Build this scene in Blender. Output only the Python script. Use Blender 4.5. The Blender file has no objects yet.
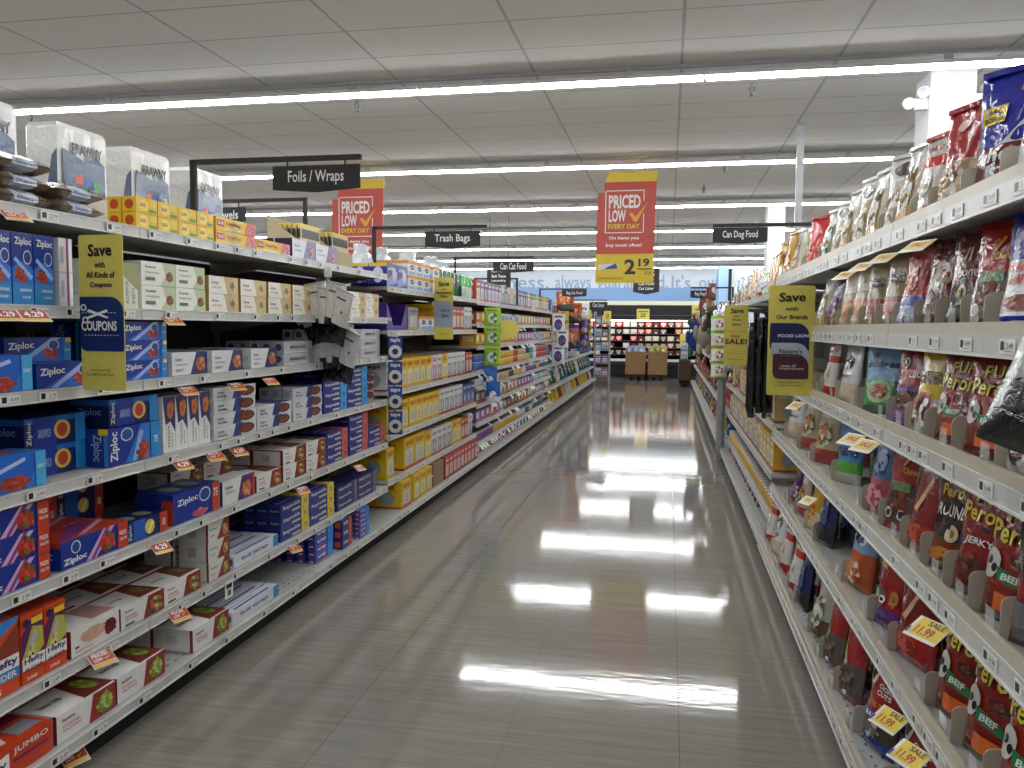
import bpy, math, random
from mathutils import Vector, Matrix
random.seed(7)
SC = bpy.context.scene
COL = SC.collection
PI = math.pi
sin, cos = math.sin, math.cos

# ------------------------------------------------------------------ camera, world, exposure
FPX, YAW, PITCH, ROLL, EYE = 800.0, 0.19173, 0.07148, 0.00811, 1.36
def cam_basis():
    cy, sy, cp, sp = cos(YAW), sin(YAW), cos(PITCH), sin(PITCH)
    rt = Vector((cy, sy, 0)); fw = Vector((-sy*cp, cy*cp, -sp)); up = Vector((-sy*sp, cy*sp, cp))
    c, s = cos(ROLL), sin(ROLL)
    return rt*c + up*s, up*c - rt*s, fw
RT, UP, FW = cam_basis()
cd = bpy.data.cameras.new('camera'); cam = bpy.data.objects.new('camera', cd); COL.objects.link(cam)
cd.sensor_width = 36; cd.lens = FPX/1024*36; cd.clip_end = 100; cd.clip_start = .02
m = Matrix((RT, UP, -FW)).transposed().to_4x4(); m.translation = (0, 0, EYE)
cam.matrix_world = m
SC.camera = cam
def at(px, py, ax, v):
    """the point where the sight line through a photo pixel meets the plane axis=v"""
    d = FW*FPX + RT*(px-512) - UP*(py-384)
    o = Vector((0, 0, EYE)); t = (v-o[ax])/d[ax]
    return o + d*t
w = bpy.data.worlds.new('world'); SC.world = w; w.use_nodes = True
w.node_tree.nodes['Background'].inputs[0].default_value = (.8, .85, .9, 1)
w.node_tree.nodes['Background'].inputs[1].default_value = .3
vs = SC.view_settings
vs.view_transform = 'Standard'; vs.look = 'None'; vs.gamma = 1; vs.use_curve_mapping = False
vs.exposure = 1.6
TUBE = 15.0

# ------------------------------------------------------------------ materials
def lin(h):
    h = h.lstrip('#')
    r = [int(h[i:i+2], 16)/255 for i in (0, 2, 4)]
    return [(c/12.92 if c <= .04045 else ((c+.055)/1.055)**2.4) for c in r] + [1]
_M = {}
def mat(hx, kind='card'):
    k = (hx, kind)
    if k in _M: return _M[k]
    mt = bpy.data.materials.new(kind + '_' + hx); mt.use_nodes = True
    nt = mt.node_tree; b = nt.nodes['Principled BSDF']; c = lin(hx)
    rough = dict(card=.38, film=.2, metal=.35, matte=.75, print=.42, plush=.95, clear=.12, board=.8, glow=.5)[kind]
    b.inputs['Roughness'].default_value = rough
    tc = nt.nodes.new('ShaderNodeTexCoord'); nz = nt.nodes.new('ShaderNodeTexNoise')
    nt.links.new(tc.outputs['Object'], nz.inputs['Vector'])
    nz.inputs['Scale'].default_value = 28 if kind != 'film' else 34
    nz.inputs['Detail'].default_value = 2
    mx = nt.nodes.new('ShaderNodeMix'); mx.data_type = 'RGBA'
    mx.inputs[6].default_value = [x*.9 for x in c[:3]] + [1]; mx.inputs[7].default_value = [min(1, x*1.08+.002) for x in c[:3]] + [1]
    nt.links.new(nz.outputs['Fac'], mx.inputs[0]); nt.links.new(mx.outputs[2], b.inputs['Base Color'])
    if kind == 'film':
        b.inputs['Coat Weight'].default_value = .6; b.inputs['Coat Roughness'].default_value = .08
        bp = nt.nodes.new('ShaderNodeBump'); bp.inputs['Strength'].default_value = .5; bp.inputs['Distance'].default_value = .006
        nz.inputs['Distortion'].default_value = 1.5
        nt.links.new(nz.outputs['Fac'], bp.inputs['Height']); nt.links.new(bp.outputs['Normal'], b.inputs['Normal']); nt.links.new(bp.outputs['Normal'], b.inputs['Coat Normal'])
    if kind == 'clear':
        b.inputs['Alpha'].default_value = .32; b.inputs['Coat Weight'].default_value = .5
    if kind == 'metal': b.inputs['Specular IOR Level'].default_value = .6
    _M[k] = mt
    return mt
def emit_mat(name, col, s):
    mt = bpy.data.materials.new(name); mt.use_nodes = True; b = mt.node_tree.nodes['Principled BSDF']
    b.inputs['Base Color'].default_value = (.8, .8, .8, 1)
    b.inputs['Emission Color'].default_value = (*col, 1); b.inputs['Emission Strength'].default_value = s
    return mt

# ------------------------------------------------------------------ mesh builder
_T = {}
def glyphs(s, bold=.0):
    k = (s, bold)
    if k not in _T:
        cu = bpy.data.curves.new('t', 'FONT'); cu.body = s; cu.resolution_u = 1 if len(s) > 14 else 2; cu.offset = bold
        cu.fill_mode = 'FRONT'
        o = bpy.data.objects.new('t', cu); COL.objects.link(o)
        me = bpy.data.meshes.new_from_object(o.evaluated_get(bpy.context.evaluated_depsgraph_get()))
        vv = [(v.co.x, v.co.y) for v in me.vertices]; ff = [tuple(p.vertices) for p in me.polygons]
        bpy.data.objects.remove(o); bpy.data.curves.remove(cu); bpy.data.meshes.remove(me)
        x0 = min(v[0] for v in vv); x1 = max(v[0] for v in vv); y0 = min(v[1] for v in vv); y1 = max(v[1] for v in vv)
        _T[k] = ([((x-x0)/(x1-x0), (y-y0)/(y1-y0)) for x, y in vv], ff)
    return _T[k]
class MB:
    def __init__(s): s.v = []; s.f = []; s.m = []; s.mats = []
    def mi(s, mt):
        if isinstance(mt, str): mt = mat(mt)
        if mt not in s.mats: s.mats.append(mt)
        return s.mats.index(mt)
    def face(s, pts, mt):
        b = len(s.v); s.v += [tuple(p) for p in pts]; s.f.append(tuple(range(b, b+len(pts)))); s.m.append(s.mi(mt))
    def raw(s, vs_, fs, mt):
        b = len(s.v); s.v += [tuple(p) for p in vs_]; i = s.mi(mt)
        for f in fs: s.f.append(tuple(b+j for j in f)); s.m.append(i)
    def box(s, x0, x1, y0, y1, z0, z1, mt, top=None, front=None, near=None, bev=0):
        if x0 > x1: x0, x1 = x1, x0
        if y0 > y1: y0, y1 = y1, y0
        b = len(s.v)
        s.v += [(x, y, z) for z in (z0, z1) for x, y in ((x0, y0), (x1, y0), (x1, y1), (x0, y1))]
        fs = [((3, 2, 1, 0), mt), ((4, 5, 6, 7), top or mt), ((0, 1, 5, 4), front or mt), ((1, 2, 6, 5), near or mt), ((2, 3, 7, 6), mt), ((3, 0, 4, 7), near or mt)]
        for f, mm in fs: s.f.append(tuple(b+i for i in f)); s.m.append(s.mi(mm))
    def tube(s, a, b_, r, mt, n=10, r2=None, cap=True):
        a = Vector(a); b_ = Vector(b_); d = (b_-a).normalized(); r2 = r if r2 is None else r2
        u = d.orthogonal().normalized(); q = d.cross(u)
        vs_ = [a+(u*cos(2*PI*i/n)+q*sin(2*PI*i/n))*r for i in range(n)] + [b_+(u*cos(2*PI*i/n)+q*sin(2*PI*i/n))*r2 for i in range(n)]
        fs = [(i, (i+1) % n, n+(i+1) % n, n+i) for i in range(n)]
        if cap: fs += [tuple(range(n))[::-1], tuple(range(n, 2*n))]
        s.raw(vs_, fs, mt)
    def lathe(s, prof, mt, n=16, c=(0, 0), mats=None):
        b = len(s.v)
        for r, z in prof: s.v += [(c[0]+r*cos(2*PI*i/n), c[1]+r*sin(2*PI*i/n), z) for i in range(n)]
        for k in range(len(prof)-1):
            mm = s.mi(mats[k] if mats else mt)
            for i in range(n): s.f.append((b+k*n+i, b+k*n+(i+1) % n, b+(k+1)*n+(i+1) % n, b+(k+1)*n+i)); s.m.append(mm)
        s.f.append(tuple(b+i for i in range(n))[::-1]); s.m.append(s.mi(mats[0] if mats else mt))
        s.f.append(tuple(b+(len(prof)-1)*n+i for i in range(n))); s.m.append(s.mi(mats[-1] if mats else mt))
    def mesh(s, name, smooth=False):
        me = bpy.data.meshes.new(name); me.from_pydata(s.v, [], s.f)
        for mt in s.mats: me.materials.append(mt)
        me.polygons.foreach_set('material_index', s.m)
        if smooth: me.polygons.foreach_set('use_smooth', [True]*len(s.f))
        me.update(); return me
    def art(s, F, ops, asp=1.0, lay=.0006):
        """print on a surface: F(u,v,h) -> 3D, u,v in 0..1"""
        L = 1
        for op in ops:
            k = op[0]; h = lay*L; L += .5
            if k == 'r':
                _, a, b, c, d, mt = op; nx = max(1, int((c-a)*8)) if asp < 0 else 1; ny = max(1, int((d-b)*12)) if asp < 0 else 1
                for i in range(nx):
                    for j in range(ny):
                        u0 = a+(c-a)*i/nx; u1 = a+(c-a)*(i+1)/nx; v0 = b+(d-b)*j/ny; v1 = b+(d-b)*(j+1)/ny
                        s.face([F(u0, v0, h), F(u1, v0, h), F(u1, v1, h), F(u0, v1, h)], mt)
            elif k == 'p':
                s.face([F(u, v, h) for u, v in op[1]], op[2])
            elif k == 'e':
                _, cx, cy, rx, ry, mt = op; n = 14
                s.raw([F(cx, cy, h)]+[F(cx+rx*cos(2*PI*i/n), cy+ry*sin(2*PI*i/n), h) for i in range(n)], [(0, 1+i, 1+(i+1) % n) for i in range(n)], mt)
            elif k == 'b':   # scattered food blobs inside an ellipse
                _, cx, cy, rx, ry, mts, n = op; rr = random.Random(int(cx*1000)+n)
                n = int(n*1.8)
                s.raw([F(cx, cy, h)]+[F(cx+rx*.85*cos(2*PI*i/10), cy+ry*.85*sin(2*PI*i/10), h) for i in range(10)], [(0, 1+i, 1+(i+1) % 10) for i in range(10)], mts[0])
                for q in range(n):
                    a = rr.random()*2*PI; d = rr.random()**.5*.85; x = cx+rx*d*cos(a); y = cy+ry*d*sin(a); sx = rx*rr.uniform(.1, .3); sy = ry*rr.uniform(.1, .3); hh = h+.0002+.00007*q
                    s.raw([F(x, y, hh)]+[F(x+sx*cos(2*PI*i/7), y+sy*sin(2*PI*i/7), hh) for i in range(7)], [(0, 1+i, 1+(i+1) % 7) for i in range(7)], mts[q % len(mts)])
                L += .2*n/4
            elif k == 't':
                _, tx, a, b, c, d, mt = op[:7]; rot = op[7] if len(op) > 7 else 0; bold = op[8] if len(op) > 8 else .02
                gv, gf = glyphs(tx, bold); out = []
                for gx, gy in gv:
                    if rot == 1: gx, gy = 1-gy, gx          # reads upwards
                    elif rot == -1: gx, gy = gy, 1-gx
                    elif rot: gy = gy*(1-abs(rot)*.5)+gx*rot*.5 + (abs(rot)*.5 if rot < 0 else 0)
                    out.append(F(a+(c-a)*gx, b+(d-b)*gy, h+.0004))
                s.raw(out, gf, mt)
def flat(o, U, V):
    o = Vector(o); U = Vector(U); V = Vector(V); n = U.cross(V).normalized()
    return lambda u, v, h: o+U*u+V*v+n*h
def faces_of(w_, d_, h_):
    x = w_/2
    return dict(front=flat((-x, 0, 0), (w_, 0, 0), (0, 0, h_)), near=flat((-x, d_, 0), (0, -d_, 0), (0, 0, h_)),
                far=flat((x, 0, 0), (0, d_, 0), (0, 0, h_)), top=flat((-x, 0, h_), (w_, 0, 0), (0, d_, 0)))

# ------------------------------------------------------------------ objects
def link(name, me, parent=None):
    o = bpy.data.objects.new(name, me); COL.objects.link(o)
    if parent: o.parent = parent
    return o
def tag(o, label, cat, group=None):
    o['label'] = label; o['category'] = cat
    if group: o['group'] = group
    return o
def thing(name, label, cat, loc=(0, 0, 0), rz=0, group=None):
    o = link(name, None); o.location = loc; o.rotation_euler = (0, 0, rz); o.empty_display_size = .1
    return tag(o, label, cat, group)
def struct(name, me):
    o = link(name, me); o['kind'] = 'structure'; return o
ONES = 'first second third fourth fifth sixth seventh eighth ninth tenth eleventh twelfth thirteenth fourteenth fifteenth sixteenth seventeenth eighteenth nineteenth'.split()
TENS = {20: 'twent', 30: 'thirt', 40: 'fort', 50: 'fift', 60: 'sixt', 70: 'sevent', 80: 'eight', 90: 'ninet'}
def nth(i):
    i += 1
    if i < 20: return ONES[i-1]
    t = TENS[i//10*10]
    return t+'ieth' if i % 10 == 0 else t+'y-'+ONES[i % 10-1]
TIER = ['bottom tier', 'second tier', 'third tier', 'fourth tier', 'fifth tier', 'sixth tier']
_P = {}      # kind -> prototype definition
def kind(key, name, desc, cat, build, w_, d_, h_, parts=None):
    _P[key] = dict(name=name, desc=desc, cat=cat, build=build, w=w_, d=d_, h=h_, me=None, parts=parts)
def proto(key):
    p = _P[key]
    if p['me'] is None:
        mb = MB(); sm = p['build'](mb, p); p['me'] = mb.mesh(p['name'], bool(sm))
        if p['parts']:
            p['pm'] = []
            for nm, fn in p['parts']:
                q = MB(); sm = fn(q, p); p['pm'].append((nm, q.mesh(nm, bool(sm))))
    return p
def put(key, label, loc, rz, group=None, tilt=0, sc=1.0):
    p = proto(key)
    o = link(p['name'], p['me']); o.location = loc; o.rotation_euler = (tilt, 0, rz); o.scale = (sc,)*3
    tag(o, label, p['cat'], group)
    for nm, me in p.get('pm', []): link(nm, me, o)
    return o
LIPL, LIPR = -1.76, .615
SEC = {}
def stock(side, sec, lvl, z, rows_, hmax=None):
    """rows_: (kind, y0, n across, tiers, deep, gap, inset) along one shelf, counted from the photographer"""
    k = SEC.get((sec, lvl), 0)
    for r in rows_:
        key, y0, n, tiers, deep = r[:5]; gap = r[5] if len(r) > 5 else .004; inset = r[6] if len(r) > 6 else .015
        p = _P[key]
        for i in range(n):
            y = y0+(p['w']+gap)*(i+.5)
            sc_ = min(1, hmax/(p['h']*1.06*tiers)) if hmax else 1
            for dd in range(deep):
                for t in range(tiers):
                    if dd and t and tiers > 2 and dd > 2: continue
                    jx = random.uniform(-.004, .004); jr = random.uniform(-.012, .012)
                    off = inset+.004+dd*(p['d']+.006)
                    lab = f"{p['desc']}, {sec}, {nth(lvl)} shelf, {nth(k)} along"
                    if tiers > 1: lab += ', '+TIER[t]
                    if deep > 1: lab += ', '+(nth(dd)+' row' if dd else 'front row')
                    if side < 0: loc = (LIPL-off, y, z+t*(p['h']*sc_+.0015)+.0015); rz = PI/2+jr
                    else: loc = (LIPR+off, y, z+t*(p['h']*sc_+.0015)+.0015); rz = -PI/2+jr
                    put(key, lab, loc, rz, f"{p['desc']} cartons, {sec}, {nth(lvl)} shelf down", sc=sc_)
            k += 1
    SEC[(sec, lvl)] = k

# ------------------------------------------------------------------ art of the cartons
W, K, R_, Y_ = '#e9e9e6', '#111114', '#c01f22', '#f2c81d'
def carton(body, front=(), near=(), top=(), far=None, topcol=None, nearcol=None):
    def b(mb, p):
        w_, d_, h_ = p['w'], p['d'], p['h']; e = .0012; x = w_/2
        mb.box(-x, x, 0, d_, 0, h_, mat(body), top=mat(topcol) if topcol else None, near=mat(nearcol) if nearcol else None)
        F = faces_of(w_, d_, h_)
        for nm, ops in (('front', front), ('near', near), ('top', top), ('far', far if far is not None else near)):
            if ops: mb.art(F[nm], [tuple(mat(q, 'print') if isinstance(q, str) and q.startswith('#') else [mat(z_, 'print') for z_ in q] if isinstance(q, list) and q and isinstance(q[0], str) else q for q in op) for op in ops])
    return b
ZB, ZL, ZD, ZR = '#0b2f90', '#2a86c8', '#0a1b58', '#c43a1c'
MEAT = ['#a8382a', '#c85a44', '#8a2a20']
flaps = [('t', 'Ziploc', .2, .3, .8, .62, '#c9d8ee', 0, .01), ('r', 0, .86, 1, 1, ZL)]
kind('ziptall', 'zipper_bag_carton', 'tall blue zipper bag carton', 'carton', carton(ZB, [
    ('r', 0, 0, 1, .3, ZL), ('p', [(0, .3), (1, .3), (1, .5), (.5, .62), (0, .5)], '#1f6fd0'), ('b', .4, .42, .3, .14, MEAT, 14), ('p', [(.05, .62), (.15, .66), (.95, .4), (.85, .34)], '#8fb6ea'),
    ('e', .7, .66, .2, .1, '#dfe6f2'), ('e', .7, .66, .17, .085, '#173a86'), ('t', 'Ziploc', .1, .8, .9, .93, W), ('t', 'SLIDER BAGS', .3, .18, .85, .22, W), ('t', '20 QUART', .4, .08, .8, .12, W)], flaps, [('r', .1, .3, .9, .7, '#1f6fd0')]), .074, .11, .2)
zfront = [('p', [(0, 0), (1, 0), (1, 1), (.75, 1), (.1, .0)], '#1c63c8'), ('p', [(.2, 0), (.3, 0), (.85, 1), (.7, 1)], '#9db6e6'), ('t', 'Ziploc', .05, .42, .42, .86, W, .3, .02),
          ('b', .68, .35, .14, .28, MEAT, 10), ('e', .72, .68, .09, .24, '#dde4f0'), ('e', .72, .68, .075, .2, '#27509a'), ('r', .88, 0, 1, 1, ZL), ('t', 'EASY OPEN', .895, .4, .985, .5, W, 0, .0), ('p', [(.9, .8), (1, .78), (1, 1), (.93, 1)], Y_)]
kind('zip', 'zipper_bag_carton', 'blue zipper bag carton', 'carton', carton(ZB, zfront, [('t', 'Ziploc', .25, .2, .75, .8, '#b8c8e4', 1, .01), ('r', 0, .0, .16, 1, ZL)], [('r', .05, .1, .95, .5, '#16489c')], topcol='#123a94'), .26, .09, .072)
kind('ziplight', 'zipper_bag_carton', 'light blue zipper bag carton', 'carton', carton('#2b7fd4', [('p', [(0, 0), (.7, 0), (1, 1), (0, 1)], '#1c63c8'), ('p', [(.0, .3), (.0, .42), (.7, .9), (.72, .8)], '#b9c9ee'), ('b', .55, .22, .25, .22, MEAT, 12), ('e', .2, .5, .1, .32, '#dde4f0'), ('e', .2, .5, .085, .27, '#27509a'), ('r', .85, 0, 1, 1, '#49aee6'), ('t', 'QUART', .87, .5, .98, .62, W)], [('r', 0, 0, 1, .2, ZL)], [('p', [(.1, .2), (.9, .5), (.8, .8), (.15, .5)], '#b04a52')]), .25, .12, .1)
kind('zipbig', 'zipper_bag_carton', 'deep blue zipper bag carton', 'carton', carton(ZB, [('p', [(.3, 0), (.8, 0), (.8, 1), (.62, 1)], '#2a75d0'), ('t', 'Ziploc', .03, .12, .2, .9, W, 1, .02), ('e', .34, .78, .12, .18, '#dde4f0'), ('e', .34, .78, .1, .15, '#27509a'), ('b', .64, .3, .15, .3, MEAT, 14), ('p', [(.42, .02), (.5, .02), (.66, .8), (.58, .86)], '#8fb0e6'), ('r', .8, 0, 1, 1, ZL), ('t', '75', .86, .4, .95, .6, W)], [('t', 'Ziploc', .2, .15, .45, .85, '#a8bfe0', 1, .01), ('t', 'Ziploc', .6, .15, .85, .85, '#a8bfe0', -1, .01), ('r', .9, 0, 1, 1, ZL), ('r', 0, .0, .12, 1, ZL), ('r', .78, .84, 1, 1, Y_)], [('r', .1, .2, .9, .8, ZD)]), .27, .16, .125)
kind('zipdark', 'zipper_bag_carton', 'navy zipper bag carton', 'carton', carton(ZD, [('r', 0, .8, 1, 1, '#1a62b0'), ('r', .14, 0, .5, 1, ZB), ('t', 'Ziploc', .03, .1, .12, .9, W, 1, .01), ('e', .6, .5, .14, .34, '#d7b94a'), ('e', .6, .5, .09, .25, '#b03a2a'), ('t', 'SANDWICH', .2, .3, .4, .6, '#9fb6e0'), ('r', .82, 0, 1, 1, ZL)], [('t', 'Ziploc', .2, .35, .8, .7, '#8fa6cc', 0, .01), ('r', 0, .78, 1, 1, '#1a62b0')], [('r', .1, .2, .9, .5, '#132c78')]), .25, .15, .09)
kind('zipred', 'zipper_bag_carton', 'blue and red zipper bag carton', 'carton', carton(ZB, [('t', 'Ziploc', .03, .06, .36, .4, W, .3, .03), ('p', [(.35, 0), (.5, 0), (.8, 1), (.62, 1)], '#d8a8cc'), ('p', [(.42, 0), (.47, 0), (.72, 1), (.66, 1)], '#7a3a8a'), ('b', .68, .45, .14, .4, ['#c02c20', '#d84a2c', '#8a2a18', '#3f7a2c'], 14), ('e', .2, .7, .07, .24, '#dde4f0'), ('e', .2, .7, .055, .2, '#24488f'), ('r', .84, 0, 1, 1, ZR), ('t', 'FREEZER', .86, .52, .98, .68, W), ('t', 'GALLON', .86, .3, .98, .42, W)], [('t', 'Ziploc', .2, .25, .8, .7, '#b8c8e4', 0, .01), ('r', 0, .8, 1, 1, ZR)], [('p', [(0, .1), (.2, .1), (.95, .8), (.6, .9)], '#7a3a8a'), ('p', [(.3, .1), (.4, .1), (.98, .6), (.98, .75)], '#d8a8cc')], topcol=ZR), .3, .14, .085)
kind('zipsub', 'zipper_bag_carton', 'navy and orange zipper bag carton', 'carton', carton(ZD, [('r', .16, 0, .45, 1, '#1a56b8'), ('t', 'Ziploc', .03, .1, .13, .9, W, 1, .01), ('e', .55, .5, .12, .38, '#e3c33c'), ('p', [(.5, .2), (.6, .75), (.64, .7), (.54, .16)], W), ('r', .8, 0, 1, 1, ZR), ('t', '100', .86, .3, .94, .7, W)], [('t', 'Ziploc', .15, .2, .85, .6, '#a8bfe0', 0, .01), ('r', 0, .75, 1, 1, ZR)], [('e', .3, .5, .13, .3, '#8a8a7a'), ('e', .7, .5, .13, .3, '#8a8a7a')]), .22, .11, .07)
kind('zipfat', 'zipper_bag_carton', 'large blue zipper bag carton', 'carton', carton(ZB, [('t', 'Ziploc', .08, .5, .52, .82, W, .35, .02), ('e', .68, .7, .13, .25, '#dde4f0'), ('e', .68, .7, .11, .2, '#24488f'), ('b', .55, .15, .2, .14, ['#c85a6a', '#d89aa8'], 8), ('r', .84, 0, 1, 1, ZR), ('t', '75', .87, .5, .97, .8, W)], [('r', .7, 0, 1, .8, ZR)], [('e', .3, .5, .13, .3, '#8a8a7a'), ('e', .7, .5, .13, .3, '#8a8a7a')], topcol='#0f2f80'), .3, .16, .115)
kind('whitetall', 'snack_bag_carton', 'upright white and purple bag carton', 'carton', carton(W, [('p', [(0, 1), (1, 1), (1, .35), (.6, .55), (.2, .5)], '#3a2f6a'), ('b', .6, .75, .3, .18, ['#c8742e', '#a8401e', '#d8a848'], 10), ('t', 'FREEZER', .35, .1, .5, .5, '#333340', 1, .0), ('t', 'BAGS', .62, .1, .72, .35, '#333340', 1, .0)], [('r', .1, .2, .4, .8, '#ddddda')], [('r', .1, .2, .9, .8, '#7a4a3a')]), .072, .1, .205)
kind('green', 'snack_bag_carton', 'white and green bag carton', 'carton', carton('#e6e8dc', [('p', [(.6, 1), (1, 1), (1, 0), (.55, 0), (.72, .4)], '#b7c69a'), ('b', .82, .4, .13, .26, ['#7a3a22', '#9a5a38'], 8), ('t', 'home', .1, .72, .4, .84, '#2a2a30'), ('t', 'STORAGE BAGS', .1, .5, .5, .58, '#6a6a60'), ('r', .1, .2, .38, .34, '#5a6a52')], [('t', 'BAGS', .3, .2, .5, .8, '#4a4a48', 1, .0)], [('r', .55, 0, 1, 1, '#b7c69a')]), .19, .08, .082)
kind('greenup', 'snack_bag_carton', 'upright green and white bag carton', 'carton', carton('#dfe2d2', [('p', [(0, 1), (1, 1), (1, .4), (0, .75)], '#9a9a68'), ('t', 'ALUMINUM', .2, .1, .4, .6, '#2a2a30', 1, .0), ('t', 'SHEETS', .6, .1, .8, .45, '#2a2a30', 1, .0)], [('r', .1, .1, .9, .3, '#c8ccb8')]), .08, .08, .15)
kind('tan', 'snack_bag_carton', 'white and tan bag carton', 'carton', carton('#e8e4da', [('p', [(.5, 1), (1, 1), (1, 0), (.62, 0)], '#d8b878'), ('e', .78, .5, .12, .36, '#cfc8b0'), ('b', .78, .5, .1, .3, ['#8a7a5a', '#c8b88a'], 8), ('t', 'home', .08, .55, .3, .72, '#2a4a7a'), ('t', 'WAX PAPER', .08, .3, .4, .4, '#c08040')], [('r', 0, 0, 1, 1, '#c99a52')], [('r', .5, 0, 1, 1, '#d8b878')]), .22, .08, .07)
kind('yell', 'snack_bag_carton', 'yellow wax bag carton', 'carton', carton('#e6d04a', [('t', 'FRESH', .15, .4, .65, .75, '#8a5a1a'), ('r', .75, 0, 1, 1, '#e3e0d0'), ('r', .1, .1, .7, .25, '#d8a020')], [('r', 0, 0, 1, 1, '#c99a32')], [('r', .1, .2, .9, .6, '#cbb03a')]), .2, .08, .085)
kind('pale', 'wrap_carton', 'white and lilac wrap carton', 'carton', carton('#e4e3ea', [('p', [(.45, 0), (1, 0), (1, 1), (.62, 1)], '#8a82b8'), ('b', .78, .45, .16, .35, ['#d89a88', '#b86a68', '#5a5a9a'], 9), ('t', 'home', .08, .6, .3, .72, '#3a3a5a'), ('t', 'PARCHMENT', .08, .35, .4, .45, '#8a8a9a')], [('r', 0, 0, 1, 1, '#26264a')], [('r', .5, 0, 1, 1, '#8a82b8')]), .26, .09, .09)
kind('foil', 'foil_carton', 'white foil carton', 'carton', carton('#dfe0e2', [('p', [(.5, 0), (1, 0), (1, 1), (.68, 1)], '#2c3468'), ('b', .8, .45, .15, .38, ['#c8703a', '#a84a2a', '#d8a878'], 10), ('t', 'home', .08, .62, .26, .76, '#33333a'), ('t', 'ALUMINUM FOIL', .08, .42, .42, .5, '#7a7a80'), ('t', 'HEAVY', .08, .16, .3, .28, '#33333a')], [('t', '75 SQ FT', .2, .35, .8, .6, '#55555a', 0, 0)], [('r', .5, 0, 1, 1, '#3a4278')]), .23, .07, .085)
kind('silver', 'foil_carton', 'slim silver foil carton', 'carton', carton('#b9bbc0', [('t', 'aluminum foil', .2, .35, .75, .7, '#2a2c3a'), ('r', 0, 0, 1, .12, '#d8d9dc'), ('r', .85, 0, 1, 1, '#9a9ca2')], [('e', .5, .5, .3, .3, '#4a4a50')]), .31, .055, .055)
kind('nuts', 'foil_carton', 'slim white foil carton', 'carton', carton('#d6d7da', [('p', [(.42, 0), (.62, 0), (.7, 1), (.5, 1)], '#2a3a80'), ('e', .76, .5, .2, .42, '#5a2418'), ('b', .76, .5, .17, .34, ['#7a3424', '#8a4a34'], 8), ('t', 'home', .08, .5, .22, .72, '#333'), ('t', 'FOIL', .08, .2, .3, .38, '#333')], [('r', .15, .15, .85, .85, '#b8b9bd'), ('t', 'FOIL', .3, .4, .7, .6, '#44444a', 0, 0)], [('r', .5, .0, 1, 1, '#2a3a80')]) if 0 else None, .33, .055, .052)
_P['nuts']['build'] = carton('#d6d7da', [('p', [(.42, 0), (.62, 0), (.7, 1), (.5, 1)], '#2a3a80'), ('e', .76, .5, .2, .42, '#5a2418'), ('b', .76, .5, .17, .34, ['#7a3424', '#8a4a34'], 8), ('t', 'home', .08, .5, .22, .72, '#333338'), ('t', 'FOIL', .08, .2, .3, .38, '#333338')], [('r', .15, .15, .85, .85, '#b8b9bd'), ('t', 'FOIL', .3, .4, .7, .6, '#44444a', 0, 0)], [('r', .5, .0, 1, 1, '#2a3a80')])
def reyn(end, extra=()):
    return carton('#1a2a86', [('r', .72, 0, 1, 1, end), ('t', 'Reynolds', .08, .42, .66, .86, W, .25, .02), ('r', .38, .1, .68, .28, '#d8cfa0'), ('t', '75', .8, .3, .92, .7, '#1a2a86'), *extra], [('r', .1, .2, .9, .8, '#111c58'), ('t', 'Reynolds', .15, .35, .85, .65, '#b8c0dc', 0, .0)], [('r', .72, 0, 1, 1, end), ('t', 'Reynolds', .1, .3, .62, .7, '#c8cfe6')])
kind('reyblue', 'foil_carton', 'navy and sky-blue foil carton', 'carton', reyn('#3aa0e0'), .31, .055, .055)
kind('reypink', 'foil_carton', 'navy and coral foil carton', 'carton', reyn('#d8604e'), .29, .055, .055)
kind('reyyell', 'foil_carton', 'navy and yellow foil carton', 'carton', reyn('#e3c93a'), .3, .06, .058)
kind('reydark', 'foil_carton', 'slim navy foil carton', 'carton', carton('#16205e', [('t', 'Reynolds', .1, .35, .7, .8, '#d8dcea', .2, .02), ('r', .85, 0, 1, 1, '#6a6488')], [('e', .5, .5, .3, .3, '#7a80a8')], [('r', .1, .4, .8, .7, '#3a4688')]), .3, .048, .043)
kind('reywhite', 'foil_carton', 'flat white foil carton', 'carton', carton('#d9dce2', [('t', 'foil wrap', .15, .3, .75, .7, '#23407a'), ('r', .88, 0, 1, 1, '#3a8ac8')], [('t', '12', .2, .2, .5, .8, '#222228'), ('e', .72, .5, .2, .3, '#6a6a70')], [('r', .1, .2, .85, .4, '#3a55a0'), ('r', .1, .6, .6, .7, '#8a98b8')]), .39, .06, .052)
kind('bright', 'foil_carton', 'bright blue cling carton', 'carton', carton('#1546b0', [('t', 'wrap', .12, .3, .6, .85, W, .2, .02), ('r', .7, 0, 1, 1, '#2f96dc'), ('r', .1, .05, .6, .18, '#d8442c')], [('e', .5, .6, .3, .25, '#b82c2c'), ('r', .2, .1, .8, .3, '#c8d0e4')], [('r', .1, .3, .9, .6, '#3a78d0')]), .3, .055, .052)
kind('orange', 'foil_carton', 'navy and orange foil carton', 'carton', carton('#1c2c80', [('r', .72, 0, 1, 1, '#d8572a'), ('t', 'wrap', .12, .3, .6, .8, W, .2, .02)], [('r', .2, .2, .8, .8, '#d8572a')], [('r', .1, .3, .6, .6, '#c8cfe6')]), .13, .055, .052)
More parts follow.
